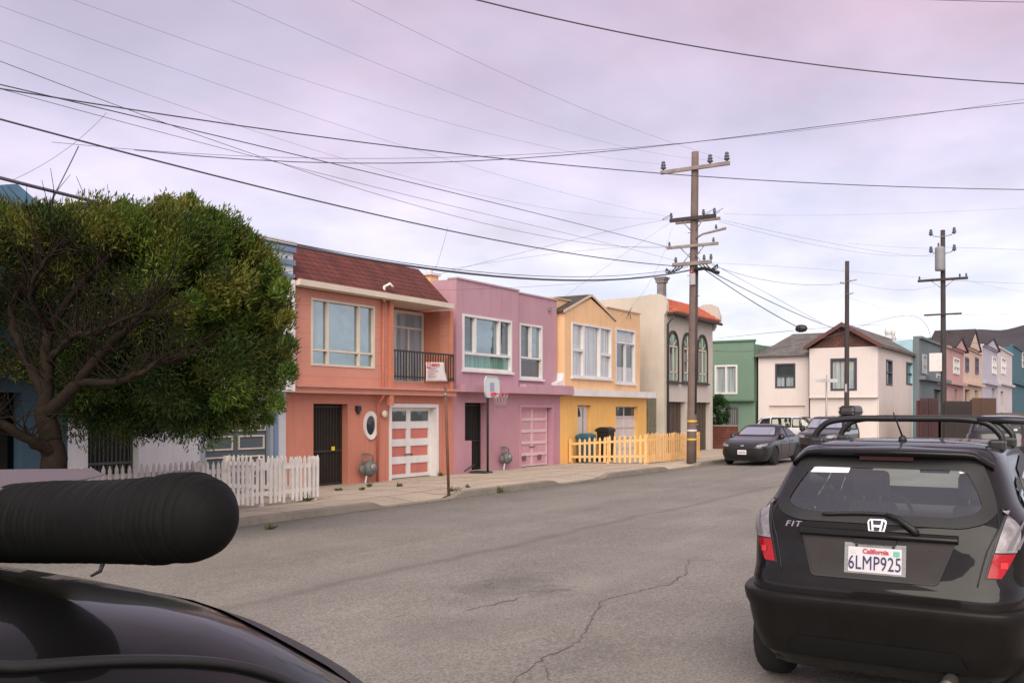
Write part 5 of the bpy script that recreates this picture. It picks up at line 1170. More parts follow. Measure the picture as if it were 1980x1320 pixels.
def rounded(pts,r,k=5):
    out=[]; n=len(pts)
    for i in range(n):
        a,b,c=[Vector(pts[j%n]).to_2d() if len(pts[0])>2 else Vector(pts[j%n]) for j in (i-1,i,i+1)]
        d1=(a-b); d2=(c-b); rr=min(r,d1.length*.45,d2.length*.45); p=b+d1.normalized()*rr; q=b+d2.normalized()*rr
        for j in range(k+1): t=j/k; v=p*(1-t)**2+b*2*t*(1-t)+q*t*t; out.append((v.x,v.y))
    # subdivide long edges
    res=[]
    for i,(p) in enumerate(out):
        q=out[(i+1)%len(out)]; d=math.dist(p,q); m=max(1,int(d/.08))
        for j in range(m): res.append((p[0]+(q[0]-p[0])*j/m,p[1]+(q[1]-p[1])*j/m))
    return res
def grow(poly,b):
    cx=sum(p[0] for p in poly)/len(poly); cy=sum(p[1] for p in poly)/len(poly); hx=max(abs(p[0]-cx) for p in poly); hy=max(abs(p[1]-cy) for p in poly)
    return [(cx+(p[0]-cx)*(hx+b)/hx,cy+(p[1]-cy)*(hy+b)/hy) for p in poly]
def patch(mb,poly,proj,off,rings=7):
    cx=sum(p[0] for p in poly)/len(poly); cy=sum(p[1] for p in poly)/len(poly); n=len(poly); vs=[proj(cx,cy,off)]; fs=[]
    for k in range(1,rings+1):
        for p in poly: vs.append(proj(cx+(p[0]-cx)*k/rings,cy+(p[1]-cy)*k/rings,off))
    for i in range(n): fs.append((0,1+i,1+(i+1)%n))
    for k in range(rings-1):
        for i in range(n): a=1+k*n+i; b=1+k*n+(i+1)%n; fs.append((a,a+n,b+n,b))
    mb.add(vs,fs,True)
def band(mb,inner,outer,proj,off,steps=2):
    n=len(inner); vs=[]
    for k in range(steps+1):
        for p,q in zip(inner,outer): vs.append(proj(p[0]+(q[0]-p[0])*k/steps,p[1]+(q[1]-p[1])*k/steps,off))
    mb.add(vs,[(k*n+i,k*n+(i+1)%n,(k+1)*n+(i+1)%n,(k+1)*n+i) for k in range(steps) for i in range(n)],True)
RUB=surf('tyre_rubber',(.012,.012,.012),.8,.2,6,.1); RIM=surf('alloy_rim',(.35,.34,.33),.35,.1,4,0,metal=.8); TRIMB=surf('black_trim',(.013,.013,.014),.55,.2,4,.05)
CARG=clear_glass('car_glass',(.90,.97,.93),.03); REARG=clear_glass('rear_glass',(.84,.96,.90),.15); SEAT=surf('seat_cloth',(.10,.10,.09),.9,.2,5,.2); CHROME=surf('chrome',(.75,.75,.78),.15,.05,4,0,metal=1)
LENS_R=surf('lens_red',(.38,.006,.012),.2,.25,8,.05,coat=.1,spec=.3); LENS_C=surf('lens_clear',(.27,.25,.265),.2,.45,14,.1,coat=.2)
def wheel(root,x,y,r,w,sg):
    m=MB(); m.lathe([(r*.62,-w/2),(r*.9,-w/2),(r*.99,-w*.36),(r,-w*.2),(r,w*.2),(r*.99,w*.36),(r*.9,w/2),(r*.62,w/2)],(x,y,r),'Y',28); t=m.build('wheel',RUB,root)
    m=MB(); yo=sg*(w/2-.02)
    m.lathe([(r*.6,yo-.01),(r*.66,yo),(r*.6,yo+sg*.012)],(x,y,r),'Y',24)
    for k in range(7):
        a=2*math.pi*k/7; c,s_=math.cos(a),math.sin(a); d=Vector((c,0,s_)); q=Vector((-s_,0,c)); o=Vector((x,y+yo,r)); m.prism([o+d*.04+q*.03,o+d*r*.62+q*.035,o+d*r*.62-q*.035,o+d*.04-q*.03],(0,sg*-.02,0))
    m.lathe([(0,yo-.02),(.06,yo-.02),(.06,yo+sg*.008),(0,yo+sg*.012)],(x,y,r),'Y',14); m.build('rim',RIM,t); return t
def car_core(root,B,paint,wheels,wr,rear=None,front=None,sides=(),frit=.035,interior=True,nz=46,roof_from=None,floor=.32):
    zs=[float(z) for z in np.unique(np.round(np.concatenate([np.linspace(B.z[0],B.z[-1],nz),B.z]),4))]
    rings=[B.ring(z) for z in zs]; M=len(rings[0]); vs=[p for r in rings for p in r]; fs=[]
    for k in range(len(zs)-1):
        for i in range(M):
            j=(i+1)%M; q=(k*M+i,k*M+j,(k+1)*M+j,(k+1)*M+i); c=[sum(vs[v][d] for v in q)/4 for d in range(3)]
            cx,a,w=B.par(c[2]); fx=(c[0]-cx)/a; fy=abs(c[1])/w; skip=False
            if rear and fx<-.5 and inside((c[1],c[2]),rear): skip=True
            if front and fx>.3 and inside((c[1],c[2]),front): skip=True
            if fy>.8:
                for sp in sides:
                    if inside((c[0],c[2]),sp): skip=True
                for (wx,_) in wheels:
                    if math.hypot(c[0]-wx,c[2]-wr)<wr+.035: skip=True
            if not skip: fs.append(q)
    top=len(vs); vs.append((B.par(zs[-1])[0],0,zs[-1]+.004)); fs+= [((len(zs)-1)*M+i,(len(zs)-1)*M+(i+1)%M,top) for i in range(M)]
    m=MB(); m.add(vs,fs,True); body=m.build('body',paint,root)
    sdef=[]
    if rear: sdef.append(('rear_window',rear,lambda a,b,o: B.rear(a,b,o)))
    if front: sdef.append(('windshield',front,lambda a,b,o: B.front(a,b,o)))
    for sp in sides:
        for sg in (1,-1): sdef.append(('side_window',sp,lambda a,b,o,sg=sg: B.side(a,b,sg,o)))
    for nm,pl,pr in sdef:
        m=MB(); patch(m,grow(pl,-.012),pr,.004); g=m.build(nm,REARG if nm=='rear_window' else CARG,root)
        m=MB(); band(m,grow(pl,-frit),grow(pl,.03),pr,.008); m.build('frame',TRIMB,g)
    for (wx,wy) in wheels:
        for sg in (1,-1):
            wheel(root,wx,sg*wy,wr,.2,sg)
            cir=[(wx+(wr+.02)*math.cos(t*math.pi/18),wr+(wr+.02)*math.sin(t*math.pi/18)) for t in range(-4,23)]; cir2=[(wx+(wr+.085)*math.cos(t*math.pi/18),wr+(wr+.085)*math.sin(t*math.pi/18)) for t in range(-4,23)]
            m=MB(); k=len(cir); pts=[B.side(a,max(b,B.z[0]),sg,.012) for a,b in cir]+[B.side(a,max(b,B.z[0]),sg,.006) for a,b in cir2]; m.add(pts,[(i,i+1,i+1+k,i+k) for i in range(k-1)],True); m.build('wheel_arch',TRIMB,root)
    m=MB(); L=B.xf.max(); m.box(.15,L-.2,-.62,.62,B.z[0]+.02,floor); m.build('underbody',DARKIN,root)
    return body
def seats(root,x,zs=.55,h=.62,head=True,ys=(.37,-.37),w=.25):
    for y in ys:
        m=MB(); m.hexa([(x,y-w*.85,zs),(x+.16,y-w*.85,zs),(x+.16,y+w*.85,zs),(x,y+w*.85,zs)],[(x-.16,y-w*.68,zs+h),(x-.06,y-w*.68,zs+h),(x-.06,y+w*.68,zs+h),(x-.16,y+w*.68,zs+h)]); o=m.build('seat',SEAT,root,bevel=.04)
        if head:
            m=MB(); m.box(x-.2,x-.1,y-.13,y+.13,zs+h+.05,zs+h+.24); m.build('headrest',SEAT,o,bevel=.04)
            m=MB(); 
            for s in (-.06,.06): m.tube([(x-.14,y+s,zs+h-.03),(x-.14,y+s,zs+h+.08)],.008,6)
            m.build('headrest_post',STEEL,o)
def steering(root,x,y,z,r=.185):
    c=Vector((x,y,z)); ax=Vector((.9,0,-.42)).normalized(); u=Vector((0,1,0)); v=ax.cross(u); m=MB(); m.tube([c+(u*math.cos(a*math.pi/14)+v*math.sin(a*math.pi/14))*r for a in range(29)],.016,8,cap=False)
    m.tube([c-u*r,c+u*r],.018,6); m.tube([c,c+ax*.3],.03,6); m.build('steering_wheel',TRIMB,root)
def place(root,x,y,z,rot): root.location=(x,y,z); root.rotation_euler=(0,0,rot)
def plate(mb_list,body,root): pass
# ---- black hatchback, seen from behind
def hatchback():
    T=[(.20,.14,3.95,.72),(.30,.05,4.02,.80),(.45,.015,4.07,.838),(.60,.0,4.10,.8475),(.72,.005,4.08,.8475),(.80,.05,4.04,.845),(.90,.075,3.95,.848),(.98,.09,3.80,.848),(1.05,.11,3.35,.842),(1.12,.145,3.10,.818),(1.25,.25,2.86,.735),(1.38,.36,2.64,.685),(1.50,.45,2.42,.63),(1.555,.55,2.22,.58),(1.587,.78,1.95,.46),(1.602,1.15,1.6,.22)]
    B=Body(T,7.5); r=thing('parked_car','black hatchback with roof bars and plate 6LMP925 seen from behind','car')
    PA=surf('black_paint',(.010,.0095,.009),.40,.25,2.5,.0,metal=.0,coat=.5,spec=.06)
    RW=rounded([(-.50,1.485),(.50,1.485),(.575,1.33),(.615,1.215),(.56,1.165),(.45,1.135),(-.45,1.135),(-.56,1.165),(-.615,1.215),(-.575,1.33)],.05)
    WS=rounded([(-.54,1.47),(.54,1.47),(.68,1.09),(-.68,1.09)],.06)
    S1=rounded([(1.02,1.0),(1.12,1.40),(1.75,1.46),(1.95,1.45),(1.98,1.0)],.05); S2=rounded([(2.06,1.0),(2.06,1.45),(2.25,1.42),(2.85,1.03)],.05); S0=rounded([(.55,1.08),(.72,1.33),(.93,1.36),(.90,1.05)],.04)
    car_core(r,B,PA,((.66,.745),(3.16,.745)),.298,RW,WS,(S0,S1,S2),.05)
    P_R=lambda a,b,o: B.rear(a,b,o)
    # bumper with its ledge
    m=MB(); rows=[]
    for z,o in ((.27,-.01),(.29,.008),(.42,.015),(.56,.026),(.60,.042),(.65,.050),(.668,.044),(.676,.012),(.68,-.01)):
        rows.append([B.uz(u,z,1,o) for u in np.linspace(.245,0,28)]+[B.uz(u,z,-1,o) for u in np.linspace(0,.245,28)[1:]])
    m.grid(rows); m.build('rear_bumper',surf('black_bumper',(.010,.0095,.009),.42,.3,3,.05,30,coat=.03,spec=.16),r)
    m=MB(); band_pts=rounded([(-.52,.30),(.52,.30),(.46,.42),(-.46,.42)],.03); patch(m,band_pts,P_R,.021); m.build('lower_valance',surf('valance_black',(.007,.007,.007),.7,.2,4,.05,50,spec=.15),r)
    # plate recess, trim, plate
    rec=rounded([(-.43,1.035),(.43,1.035),(.36,.80),(-.34,.80)],.03)
    m=MB(); patch(m,rec,P_R,.003); m.build('plate_recess',surf('recess_paint',(.030,.025,.024),.5,.2,4,.03,spec=.3),r)
    m=MB(); band(m,rec,grow(rec,.012),P_R,.006); m.build('recess_lip',TRIMB,r)
    m=MB(); rows=[[B.rear(y,z,o) for y in np.linspace(-.45,.45,25)] for z,o in ((1.075,.003),(1.07,.03),(1.045,.036),(1.035,.03),(1.03,.004))]; m.grid(rows); m.build('hatch_garnish',PA,r)
    xp=B.rear(0,.92)[0]-.022; zc=.905; tl=.11
    MP=Matrix(((0,0,-1,xp),(-1,0,0,0.0),(0,1,0,zc),(0,0,0,1))) @ Matrix.Rotation(-tl,4,'X')
    def card(mb,x0,x1,y0,y1,z): mb.add([MP@Vector(p) for p in ((x0,y0,z),(x1,y0,z),(x1,y1,z),(x0,y1,z))],[(0,1,2,3)])
    m=MB(); m.prism([MP@Vector(p) for p in ((-.175,-.092,-.014),(.175,-.092,-.014),(.175,.098,-.014),(-.175,.098,-.014))],MP.to_3x3()@Vector((0,0,.008))); pl=m.build('licence_plate',surf('plate_frame',(.35,.36,.34),.35,.2,6,.1,metal=.5),r)
    m=MB(); card(m,-.152,.152,-.074,.074,-.003); m.build('plate_face',surf('plate_white',(.66,.63,.66),.4,.06,6,0),pl)
    m=MB(); m.text('6LMP925',.108,MP@Matrix.Translation((0,-.022,0))@Matrix.Diagonal((.72,1.08,1,1)),.0015,0,spacing=1.05); m.build('lettering',surf('plate_blue',(.028,.03,.10),.5,.1,4,0),pl)
    m=MB(); m.text('California',.038,MP@Matrix.Translation((.005,.05,0)),.001,.0015); m.build('lettering',surf('plate_red',(.5,.06,.09),.5,.1,4,0),pl)
    m=MB(); card(m,-.14,-.105,.035,.06,-.001); m.build('month_sticker',surf('sticker_pale',(.6,.56,.62),.5,.05,4,0),pl)
    m=MB(); card(m,.105,.14,.03,.06,-.001); m.build('year_sticker',surf('sticker_green',(.15,.5,.36),.5,.1,4,0),pl)
    m=MB()
    for x in (-.105,.105): q=MP@Vector((x,.083,-.004)); m.lathe([(0,-.004),(.008,-.004),(.008,.004),(0,.004)],tuple(q),'X',8)
    m.build('plate_bolt',BLACKM,pl)
    m=MB(); m.box(xp+.0,xp+.03,-.12,.12,1.0,1.028); m.build('plate_lamp',BLACKM,r)
    # emblem: chrome outline with the wide letter H
    ze=1.103; xe=B.rear(0,ze)[0]; ME=Matrix(((0,0,-1,xe-.006),(-1,0,0,0),(0,1,0,ze),(0,0,0,1)))@Matrix.Rotation(-.42,4,'X')
    oo=rounded([(-.044,.041),(.044,.041),(.056,.025),(.046,-.034),(.036,-.041),(-.036,-.041),(-.046,-.034),(-.056,.025)],.012,4); ii=[(x*.84,y*.82) for x,y in oo]
    m=MB(); n=len(oo); vs=[ME@Vector((x,y,.006)) for x,y in oo]+[ME@Vector((x,y,.006)) for x,y in ii]+[ME@Vector((x,y,-.004)) for x,y in oo]+[ME@Vector((x,y,-.004)) for x,y in ii]
    m.add(vs,[f for i in range(n) for f in ((i,(i+1)%n,(i+1)%n+n,i+n),(i,i+2*n,(i+1)%n+2*n,(i+1)%n),(i+n,(i+1)%n+n,(i+1)%n+3*n,i+3*n))])
    for sg in (1,-1): m.prism([ME@Vector((sg*a,b,0)) for a,b in ((.035,.033),(.025,.033),(.016,-.034),(.026,-.034))],ME.to_3x3()@Vector((0,0,.006)))
    m.prism([ME@Vector((a,b,0)) for a,b in ((-.02,.004),(.02,.004),(.018,-.009),(-.018,-.009))],ME.to_3x3()@Vector((0,0,.006))); em=m.build('emblem',CHROME,r)
    m=MB(); m.add([ME@Vector((x*.9,y*.88,.001)) for x,y in oo],[tuple(range(n))]); m.build('emblem_field',surf('emblem_blue',(.012,.013,.035),.5,.1,4,0),em)
    zf=1.085; yf=.50; xf_=B.rear(yf,zf)[0]; dxy=(B.rear(yf+.06,zf)[0]-B.rear(yf-.06,zf)[0])/.12; tang=Vector((-dxy,-1,0)).normalized(); upv=Vector((.35,0,1)).normalized(); nv=tang.cross(upv).normalized()
    if nv.x>0: nv=-nv
    MF=Matrix(((tang.x,upv.x,nv.x,xf_-.004),(tang.y,upv.y,nv.y,yf),(tang.z,upv.z,nv.z,zf),(0,0,0,1)))@Matrix.Shear('XY',4,(0,0)) 
    sh=Matrix(((1.25,.3,0,0),(0,1,0,0),(0,0,1,0),(0,0,0,1)))
    m=MB(); m.text('FIT',.052,MF@sh,.004,0,spacing=1.2); m.build('badge',CHROME,r)
    # tail lamps: clear above, red below, wrapping the corner
    for sg in (1,-1):
        def lamp(z0,z1,off,ins=0,k=8):
            rows=[]
            for i in range(k+1):
                z=z0+(z1-z0)*i/k; yi=.585+.095*(z-.85)/.38+ins; u0=B.u_rear(yi,z); ue=.125+.045*(z-.85)/.38-ins*.2
                if z>1.14: ue=ue-(z-1.14)*.35
                rows.append([B.uz(u,z,sg,off) for u in np.linspace(u0,ue,12)])
            return rows
        m=MB(); m.grid(lamp(.845,1.225,.004)); h=m.build('tail_lamp',surf('lamp_housing',(.03,.03,.03),.5,.1,4,0),r)
        m=MB(); m.grid(lamp(.852,.985,.012,.008)); m.build('red_lens',LENS_R,h)
        m=MB(); m.grid(lamp(.993,1.218,.014,.008)); m.build('clear_lens',LENS_C,h)
        m=MB(); 
        for dy in (.02,.06): 
            rows=[[B.uz(B.u_rear(.66+dy+.09*(z-1.0)/.2,z)+e,z,sg,.017) for e in (0,.006)] for z in np.linspace(1.01,1.17,6)]; m.grid(rows)
        m.build('lens_rib',surf('rib_grey',(.16,.15,.16),.3,.2,5,0),h)
        m=MB(); m.grid([[B.uz(B.u_rear(.655,.92)+e,z,sg,.016) for e in (0,.004,.008)] for z in (.905,.925,.94)]); m.build('reflector',surf('lens_bright',(.6,.03,.03),.2,.1,4,0),h)
    # hatch shut line and wiper
    sl=[(.555,.80),(.575,.90),(.60,1.0),(.655,1.13),(.62,1.28),(.55,1.40)]
    for sg in (1,-1):
        m=MB(); pts=[B.rear(sg*a,b,.0045) for a,b in rounded(sl+[(s_[0]-.0001,s_[1]) for s_ in sl[::-1]],.001,1)[:40]]; pts=[B.rear(sg*np.interp(z,[q[1] for q in sl],[q[0] for q in sl]),z,.003) for z in np.linspace(.80,1.40,22)]
        m.tube(pts,.004,5); m.build('shut_line',TRIMB,r)
    m=MB(); m.tube([B.rear(-.23,1.075,.03),B.rear(-.21,1.10,.05),B.rear(-.12,1.155,.045),B.rear(-.05,1.172,.035)],[.022,.018,.014,.011],8); w=m.build('wiper_arm',TRIMB,r)
    m=MB(); m.tube([B.rear(y,1.173-.10*(y+.02)**2-.02*max(0,y-.1),.022) for y in np.linspace(-.08,.33,12)],[.007]+[.012]*10+[.006],6); m.build('wiper_blade',TRIMB,w)
    # spoiler
    m=MB(); rows=[]
    for y in np.linspace(-.60,.60,25):
        k=abs(y)/.60; dz=-.012*k**2-.07*max(0,k-.82)/.18; zt=1.563+dz; x0=.66+.02*k; xb=.36+.10*k**3
        rows.append([(x0+.25,y*.93,zt+.018-.02*k),(x0,y*.97,zt+.010-.012*k),(xb+.06,y,zt-.006),(xb,y,zt-.020),(xb+.005,y,zt-.040),(xb+.05,y,zt-.055),(.50+.05*k,y*.96,zt-.058)])
    m.grid(rows); sp=m.build('roof_spoiler',PA,r)
    m=MB(); m.box(.405,.47,-.16,.16,1.485,1.509); m.build('brake_lamp',surf('brake_dark_red',(.05,.006,.008),.3,.1,4,0),sp)
    m=MB(); rows=[[ (.62,y,1.5735-.02*abs(y/.5)**2),(.628,y,1.5755-.02*abs(y/.5)**2)] for y in np.linspace(-.5,.5,15)]; m.grid(rows); m.build('shut_line',TRIMB,sp)
    m=MB(); st=rounded([(.21,1.452),(.43,1.447),(.46,1.40),(.22,1.403)],.005,2); patch(m,st,P_R,.0065,3); m.build('white_patch',surf('patch_white',(.85,.82,.84),.5,.04,4,0),r)  # flat white patch at the upper left of the rear glass
    # roof bars with curved feet
    BAR=surf('bar_black',(.014,.014,.015),.4,.2,4,.03)
    def roofz(x,y): 
        best=1.2
        for z in np.linspace(1.3,1.602,200):
            cx,a,w=B.par(z)
            if abs((x-cx)/a)**B.n+abs(y/w)**B.n<=1: best=z
        return best
    for x,nm in ((1.02,'a'),(1.80,'b')):
        ye=.63; zf_=roofz(x,.57); zb_=1.735; path=[]
        for sg in (1,-1):
            q=[(x,sg*.585,zf_-.02),(x,sg*.597,zf_+.05),(x,sg*.575,zb_-.08),(x,sg*.515,zb_-.025),(x,sg*.43,zb_-.002)]; path.append(q)
        full=path[0]+[(x,y,zb_+.008) for y in np.linspace(.3,-.3,5)]+path[1][::-1]
        sm=[]
        for i in range(len(full)-1):
            p0,p1,p2,p3=[Vector(full[max(0,min(len(full)-1,j))]) for j in (i-1,i,i+1,i+2)]
            for j in range(5): t=j/5; sm.append(.5*((2*p1)+(p2-p0)*t+(2*p0-5*p1+4*p2-p3)*t*t+(3*p1-p0-3*p2+p3)*t**3))
        sm.append(Vector(full[-1])); m=MB(); m.tube(sm,.022,10); b=m.build('roof_bar',BAR,r)
        for sg in (1,-1): m=MB(); m.box(x-.07,x+.07,sg*.52,sg*.62,zf_-.03,zf_+.05); m.build('bar_foot',BAR,b,bevel=.02)
        if x<1.5: m=MB(); m.tube([(x,-.45,zb_),(x,-.62,zb_),(x,-.86,zb_-.01)],.024,10); m.build('bar_end',BAR,b)
    m=MB(); m.tube([(.96,0,1.585),(.965,0,1.61),(1.0,0,1.62)],[.03,.026,.012],10); an=m.build('antenna',BLACKM,r)
    m=MB(); m.tube([(.985,.003,1.615),(.80,.03,1.785)],[.007,.004],6); m.build('mast',BLACKM,an)
    for sg in (1,-1): m=MB(); m.tube([(x,sg*(.545-.02*abs(x-1.4)),roofz(x,.545-.02*abs(x-1.4))+.002) for x in np.linspace(.75,2.1,12)],.008,5); m.build('roof_ditch',TRIMB,r)
    # cabin
    seats(r,1.95,.52,.58); seats(r,.98,.48,.42,False,(.36,-.36),.3); steering(r,2.45,.37,.93)
    m=MB(); m.hexa([(2.65,-.70,.6),(3.0,-.70,.6),(3.0,.70,.6),(2.65,.70,.6)],[(2.72,-.68,.95),(3.05,-.68,.99),(3.05,.68,.99),(2.72,.68,.95)]); m.build('dashboard',SEAT,r,bevel=.03)
    m=MB(); m.box(2.33,2.36,-.11,.11,1.30,1.37); m.build('rear_view_mirror',TRIMB,r,bevel=.01)
    m=MB(); m.box(.28,.95,-.6,.6,.88,.92); m.build('parcel_shelf',SEAT,r)
    for sg in (1,-1):
        m=MB(); m.lathe([(.0,0),(.09,.01),(.11,.06),(.1,.12),(0,.14)],(2.62,sg*.86,1.0),'X',12); m.build('door_mirror',PA,r)
        for x in (1.1,2.05): m=MB(); m.tube([B.side(x,.86,sg,.02),B.side(x+.09,.87,sg,.035),B.side(x+.18,.86,sg,.02)],.014,6); m.build('door_handle',PA,r)
        for x in (2.02,): m=MB(); m.tube([B.side(x,z,sg,.002) for z in np.linspace(.32,1.0,10)],.004,5); m.build('shut_line',TRIMB,r)
    m=MB(); m.lathe([(.034,-.16),(.04,-.15),(.04,.1),(.0,.1)],(.03,-.42,.26),'X',14); m.build('exhaust',surf('exhaust_steel',(.12,.11,.1),.5,.3,4,.1,metal=.7),r)
    place(r,5.92,1.20,road_z(1.2),0); return r
hatchback()
# ---- dark grey sedan facing the camera
def lamp_front(B,root,yo,yi,z0,z1,z0b,z1b,mat):
    for sg in (1,-1):
        m=MB(); rows=[[B.front(sg*(yi+(yo-yi)*t),a+(b-a)*t,.006) for t in np.linspace(0,1,10)] for a,b in ((z0,z0b),((z0+z1)/2,(z0b+z1b)/2),(z1,z1b))]; m.grid(rows); m.build('headlight',mat,root)
def sedan():
    T=[(.17,.12,4.45,.76),(.28,.04,4.56,.85),(.45,.0,4.62,.885),(.62,.0,4.63,.89),(.72,.03,4.58,.89),(.80,.06,4.46,.885),(.86,.08,4.25,.88),(.91,.10,3.95,.865),(.97,.14,3.55,.84),(1.02,.35,3.33,.81),(1.06,.60,3.22,.785),(1.16,.85,2.98,.735),(1.28,1.22,2.68,.67),(1.36,1.55,2.42,.61),(1.40,1.75,2.24,.53),(1.425,1.9,2.1,.36),(1.435,1.98,2.05,.15)]
    B=Body(T); r=thing('parked_car','dark grey sedan parked facing the camera beside the kerb','car'); PA=surf('sedan_grey',(.022,.021,.024),.3,.15,2,0,coat=.4,metal=.2)
    WS=rounded([(-.56,1.36),(.56,1.36),(.71,1.03),(-.71,1.03)],.06); RWp=rounded([(-.5,1.33),(.5,1.33),(.62,1.08),(-.62,1.08)],.05)
    S1=rounded([(2.10,.98),(2.10,1.34),(2.45,1.32),(3.02,1.0)],.05); S2=rounded([(1.05,1.0),(1.5,1.30),(2.02,1.35),(2.02,.98)],.05)
    car_core(r,B,PA,((.92,.79),(3.62,.79)),.325,RWp,WS,(S1,S2))
    lamp_front(B,r,.80,.50,.66,.73,.70,.80,LENS_C)
    PF=lambda a,b,o: B.front(a,b,o)
    m=MB(); patch(m,rounded([(-.62,.56),(.62,.56),(.50,.26),(-.50,.26)],.05),PF,.006); m.build('lower_grille',surf('grille_black',(.006,.006,.007),.7,.2,4,.1),r)
    m=MB(); patch(m,rounded([(-.45,.70),(.45,.70),(.48,.66),(-.48,.66)],.01),PF,.007,3); m.build('upper_grille',MATS['grille_black'],r)
    m=MB(); patch(m,rounded([(-.06,.725),(.06,.725),(.06,.685),(-.06,.685)],.02),PF,.012,3); m.build('emblem',CHROME,r)
    x=B.front(0,.47)[0]+.03; m=MB(); m.box(x-.02,x,-.155,.155,.40,.555); pl=m.build('licence_plate',surf('plate_white',(.66,.63,.66)),r)
    m=MB(); m.box(x+.001,x+.003,-.12,.12,.44,.50); m.build('plate_text',surf('plate_text_grey',(.35,.34,.38),.6,.4,30,0),pl)
    for sg in (1,-1):
        m=MB(); patch(m,rounded([(sg*.64,.50),(sg*.80,.52),(sg*.78,.36),(sg*.66,.34)],.03),PF,.006,3); m.build('fog_lamp_bezel',TRIMB,r)
        m=MB(); m.lathe([(0,0),(.08,.01),(.11,.07),(.09,.15),(0,.17)],(2.88,sg*.90,1.0),'X',12); m.build('door_mirror',PA,r)
        for xx in (1.55,2.5): m=MB(); m.tube([B.side(xx,.82,sg,.02),B.side(xx+.1,.825,sg,.035),B.side(xx+.2,.82,sg,.02)],.013,6); m.build('door_handle',PA,r)
        for xx in (1.98,3.0): m=MB(); m.tube([B.side(xx,z,sg,.002) for z in np.linspace(.3,.97,8)],.006,5); m.build('shut_line',TRIMB,r)
    m=MB(); m.tube([B.front(y,.868,.003) for y in np.linspace(-.7,.7,14)],.006,5); m.build('shut_line',TRIMB,r)
    seats(r,1.75,.5,.58); steering(r,2.55,.37,.92)
    m=MB(); m.hexa([(2.6,-.7,.55),(3.15,-.7,.55),(3.15,.7,.55),(2.6,.7,.55)],[(2.75,-.68,.93),(3.2,-.68,.97),(3.2,.68,.97),(2.75,.68,.93)]); m.build('dashboard',SEAT,r,bevel=.03)
    place(r,36.9,10.85,road_z(10.85),math.pi); return r
sedan()
def suv(label,paint,x,y,rot,boxroof=False,name='parked_car',white=False):
    T=[(.24,.14,4.45,.78),(.36,.05,4.58,.87),(.55,.0,4.64,.90),(.78,.0,4.64,.91),(.90,.03,4.58,.91),(1.0,.05,4.40,.90),(1.06,.07,3.9,.885),(1.12,.09,3.5,.86),(1.20,.14,3.32,.835),(1.35,.24,3.08,.79),(1.50,.36,2.86,.74),(1.60,.48,2.66,.69),(1.65,.6,2.5,.63),(1.68,.85,2.2,.5),(1.69,1.2,1.8,.25)]
    B=Body(T); r=thing(name,label,'car')
    WS=rounded([(-.64,1.60),(.64,1.60),(.76,1.17),(-.76,1.17)],.06); RWp=rounded([(-.6,1.55),(.6,1.55),(.68,1.2),(-.68,1.2)],.05)
    S1=rounded([(2.10,1.12),(2.10,1.56),(2.6,1.55),(3.08,1.14)],.05); S2=rounded([(1.05,1.12),(1.05,1.57),(2.02,1.57),(2.02,1.12)],.05); S3=rounded([(.4,1.16),(.55,1.5),(.95,1.55),(.95,1.12)],.05)
    car_core(r,B,paint,((.9,.79),(3.65,.79)),.355,RWp,WS,(S1,S2,S3),nz=34)
    lamp_front(B,r,.82,.45,.80,.90,.82,.95,LENS_C); PF=lambda a,b,o: B.front(a,b,o)
    m=MB(); patch(m,rounded([(-.42,.92),(.42,.92),(.40,.70),(-.40,.70)],.04),PF,.006); m.build('grille',surf('grille_black',(.006,.006,.007)),r)
    m=MB(); patch(m,rounded([(-.7,.52),(.7,.52),(.6,.34),(-.6,.34)],.04),PF,.006); m.build('lower_grille',surf('grille_black',(.006,.006,.007)),r)
    for sg in (1,-1):
        m=MB(); m.lathe([(0,0),(.1,.01),(.13,.08),(.1,.17),(0,.19)],(3.0,sg*.95,1.15),'X',12); m.build('door_mirror',TRIMB,r)
        m=MB(); patch(m,rounded([(sg*.70,1.02),(sg*.84,1.02),(sg*.84,.80),(sg*.72,.80)],.02),lambda a,b,o: B.rear(a,b,o),.006,3); m.build('tail_lamp',LENS_R,r)
    seats(r,1.8,.7,.6)
    place(r,x,y,road_z(min(y,12.2)),rot); return r
suv('dark charcoal SUV parked facing the camera behind the grey sedan',surf('suv_charcoal',(.022,.022,.024),.3,.15,2,0,coat=.9),44.6,10.35,math.pi)
def roof_box():
    x,y=43.6,9.75; z=road_z(10.35)+1.72; r=thing('roof_box','black rounded roof box on top of the charcoal SUV','roof box',(x,y,z)); m=MB(); m.hexa([(x-.9,y-.36,z),(x+.9,y-.36,z),(x+.9,y+.36,z),(x-.9,y+.36,z)],[(x-.7,y-.32,z+.42),(x+.85,y-.32,z+.42),(x+.85,y+.32,z+.42),(x-.7,y+.32,z+.42)]); m.build('shell',surf('box_black',(.014,.014,.016),.35,.1,3,0),r,bevel=.12)
    m=MB(); m.box(x-.85,x+.85,y-.372,y+.372,z+.14,z+.16); m.build('seam',TRIMB,r)
    m=MB(); m.box(x-.5,x-.45,y-.4,y+.4,z-.06,z-.002); m.box(x+.5,x+.55,y-.4,y+.4,z-.06,z-.002); m.build('crossbar',TRIMB,r)
roof_box()
suv('white van like SUV parked on the side street beyond the sedan',surf('suv_white',(.62,.61,.63),.3,.05,2,0,coat=.6),48.6,15.6,R(-90))
suv('black SUV ahead on the street seen over the hatchback roof bar',surf('suv_black',(.012,.012,.013),.3,.15,2,0,coat=.8),31.5,2.9,0)
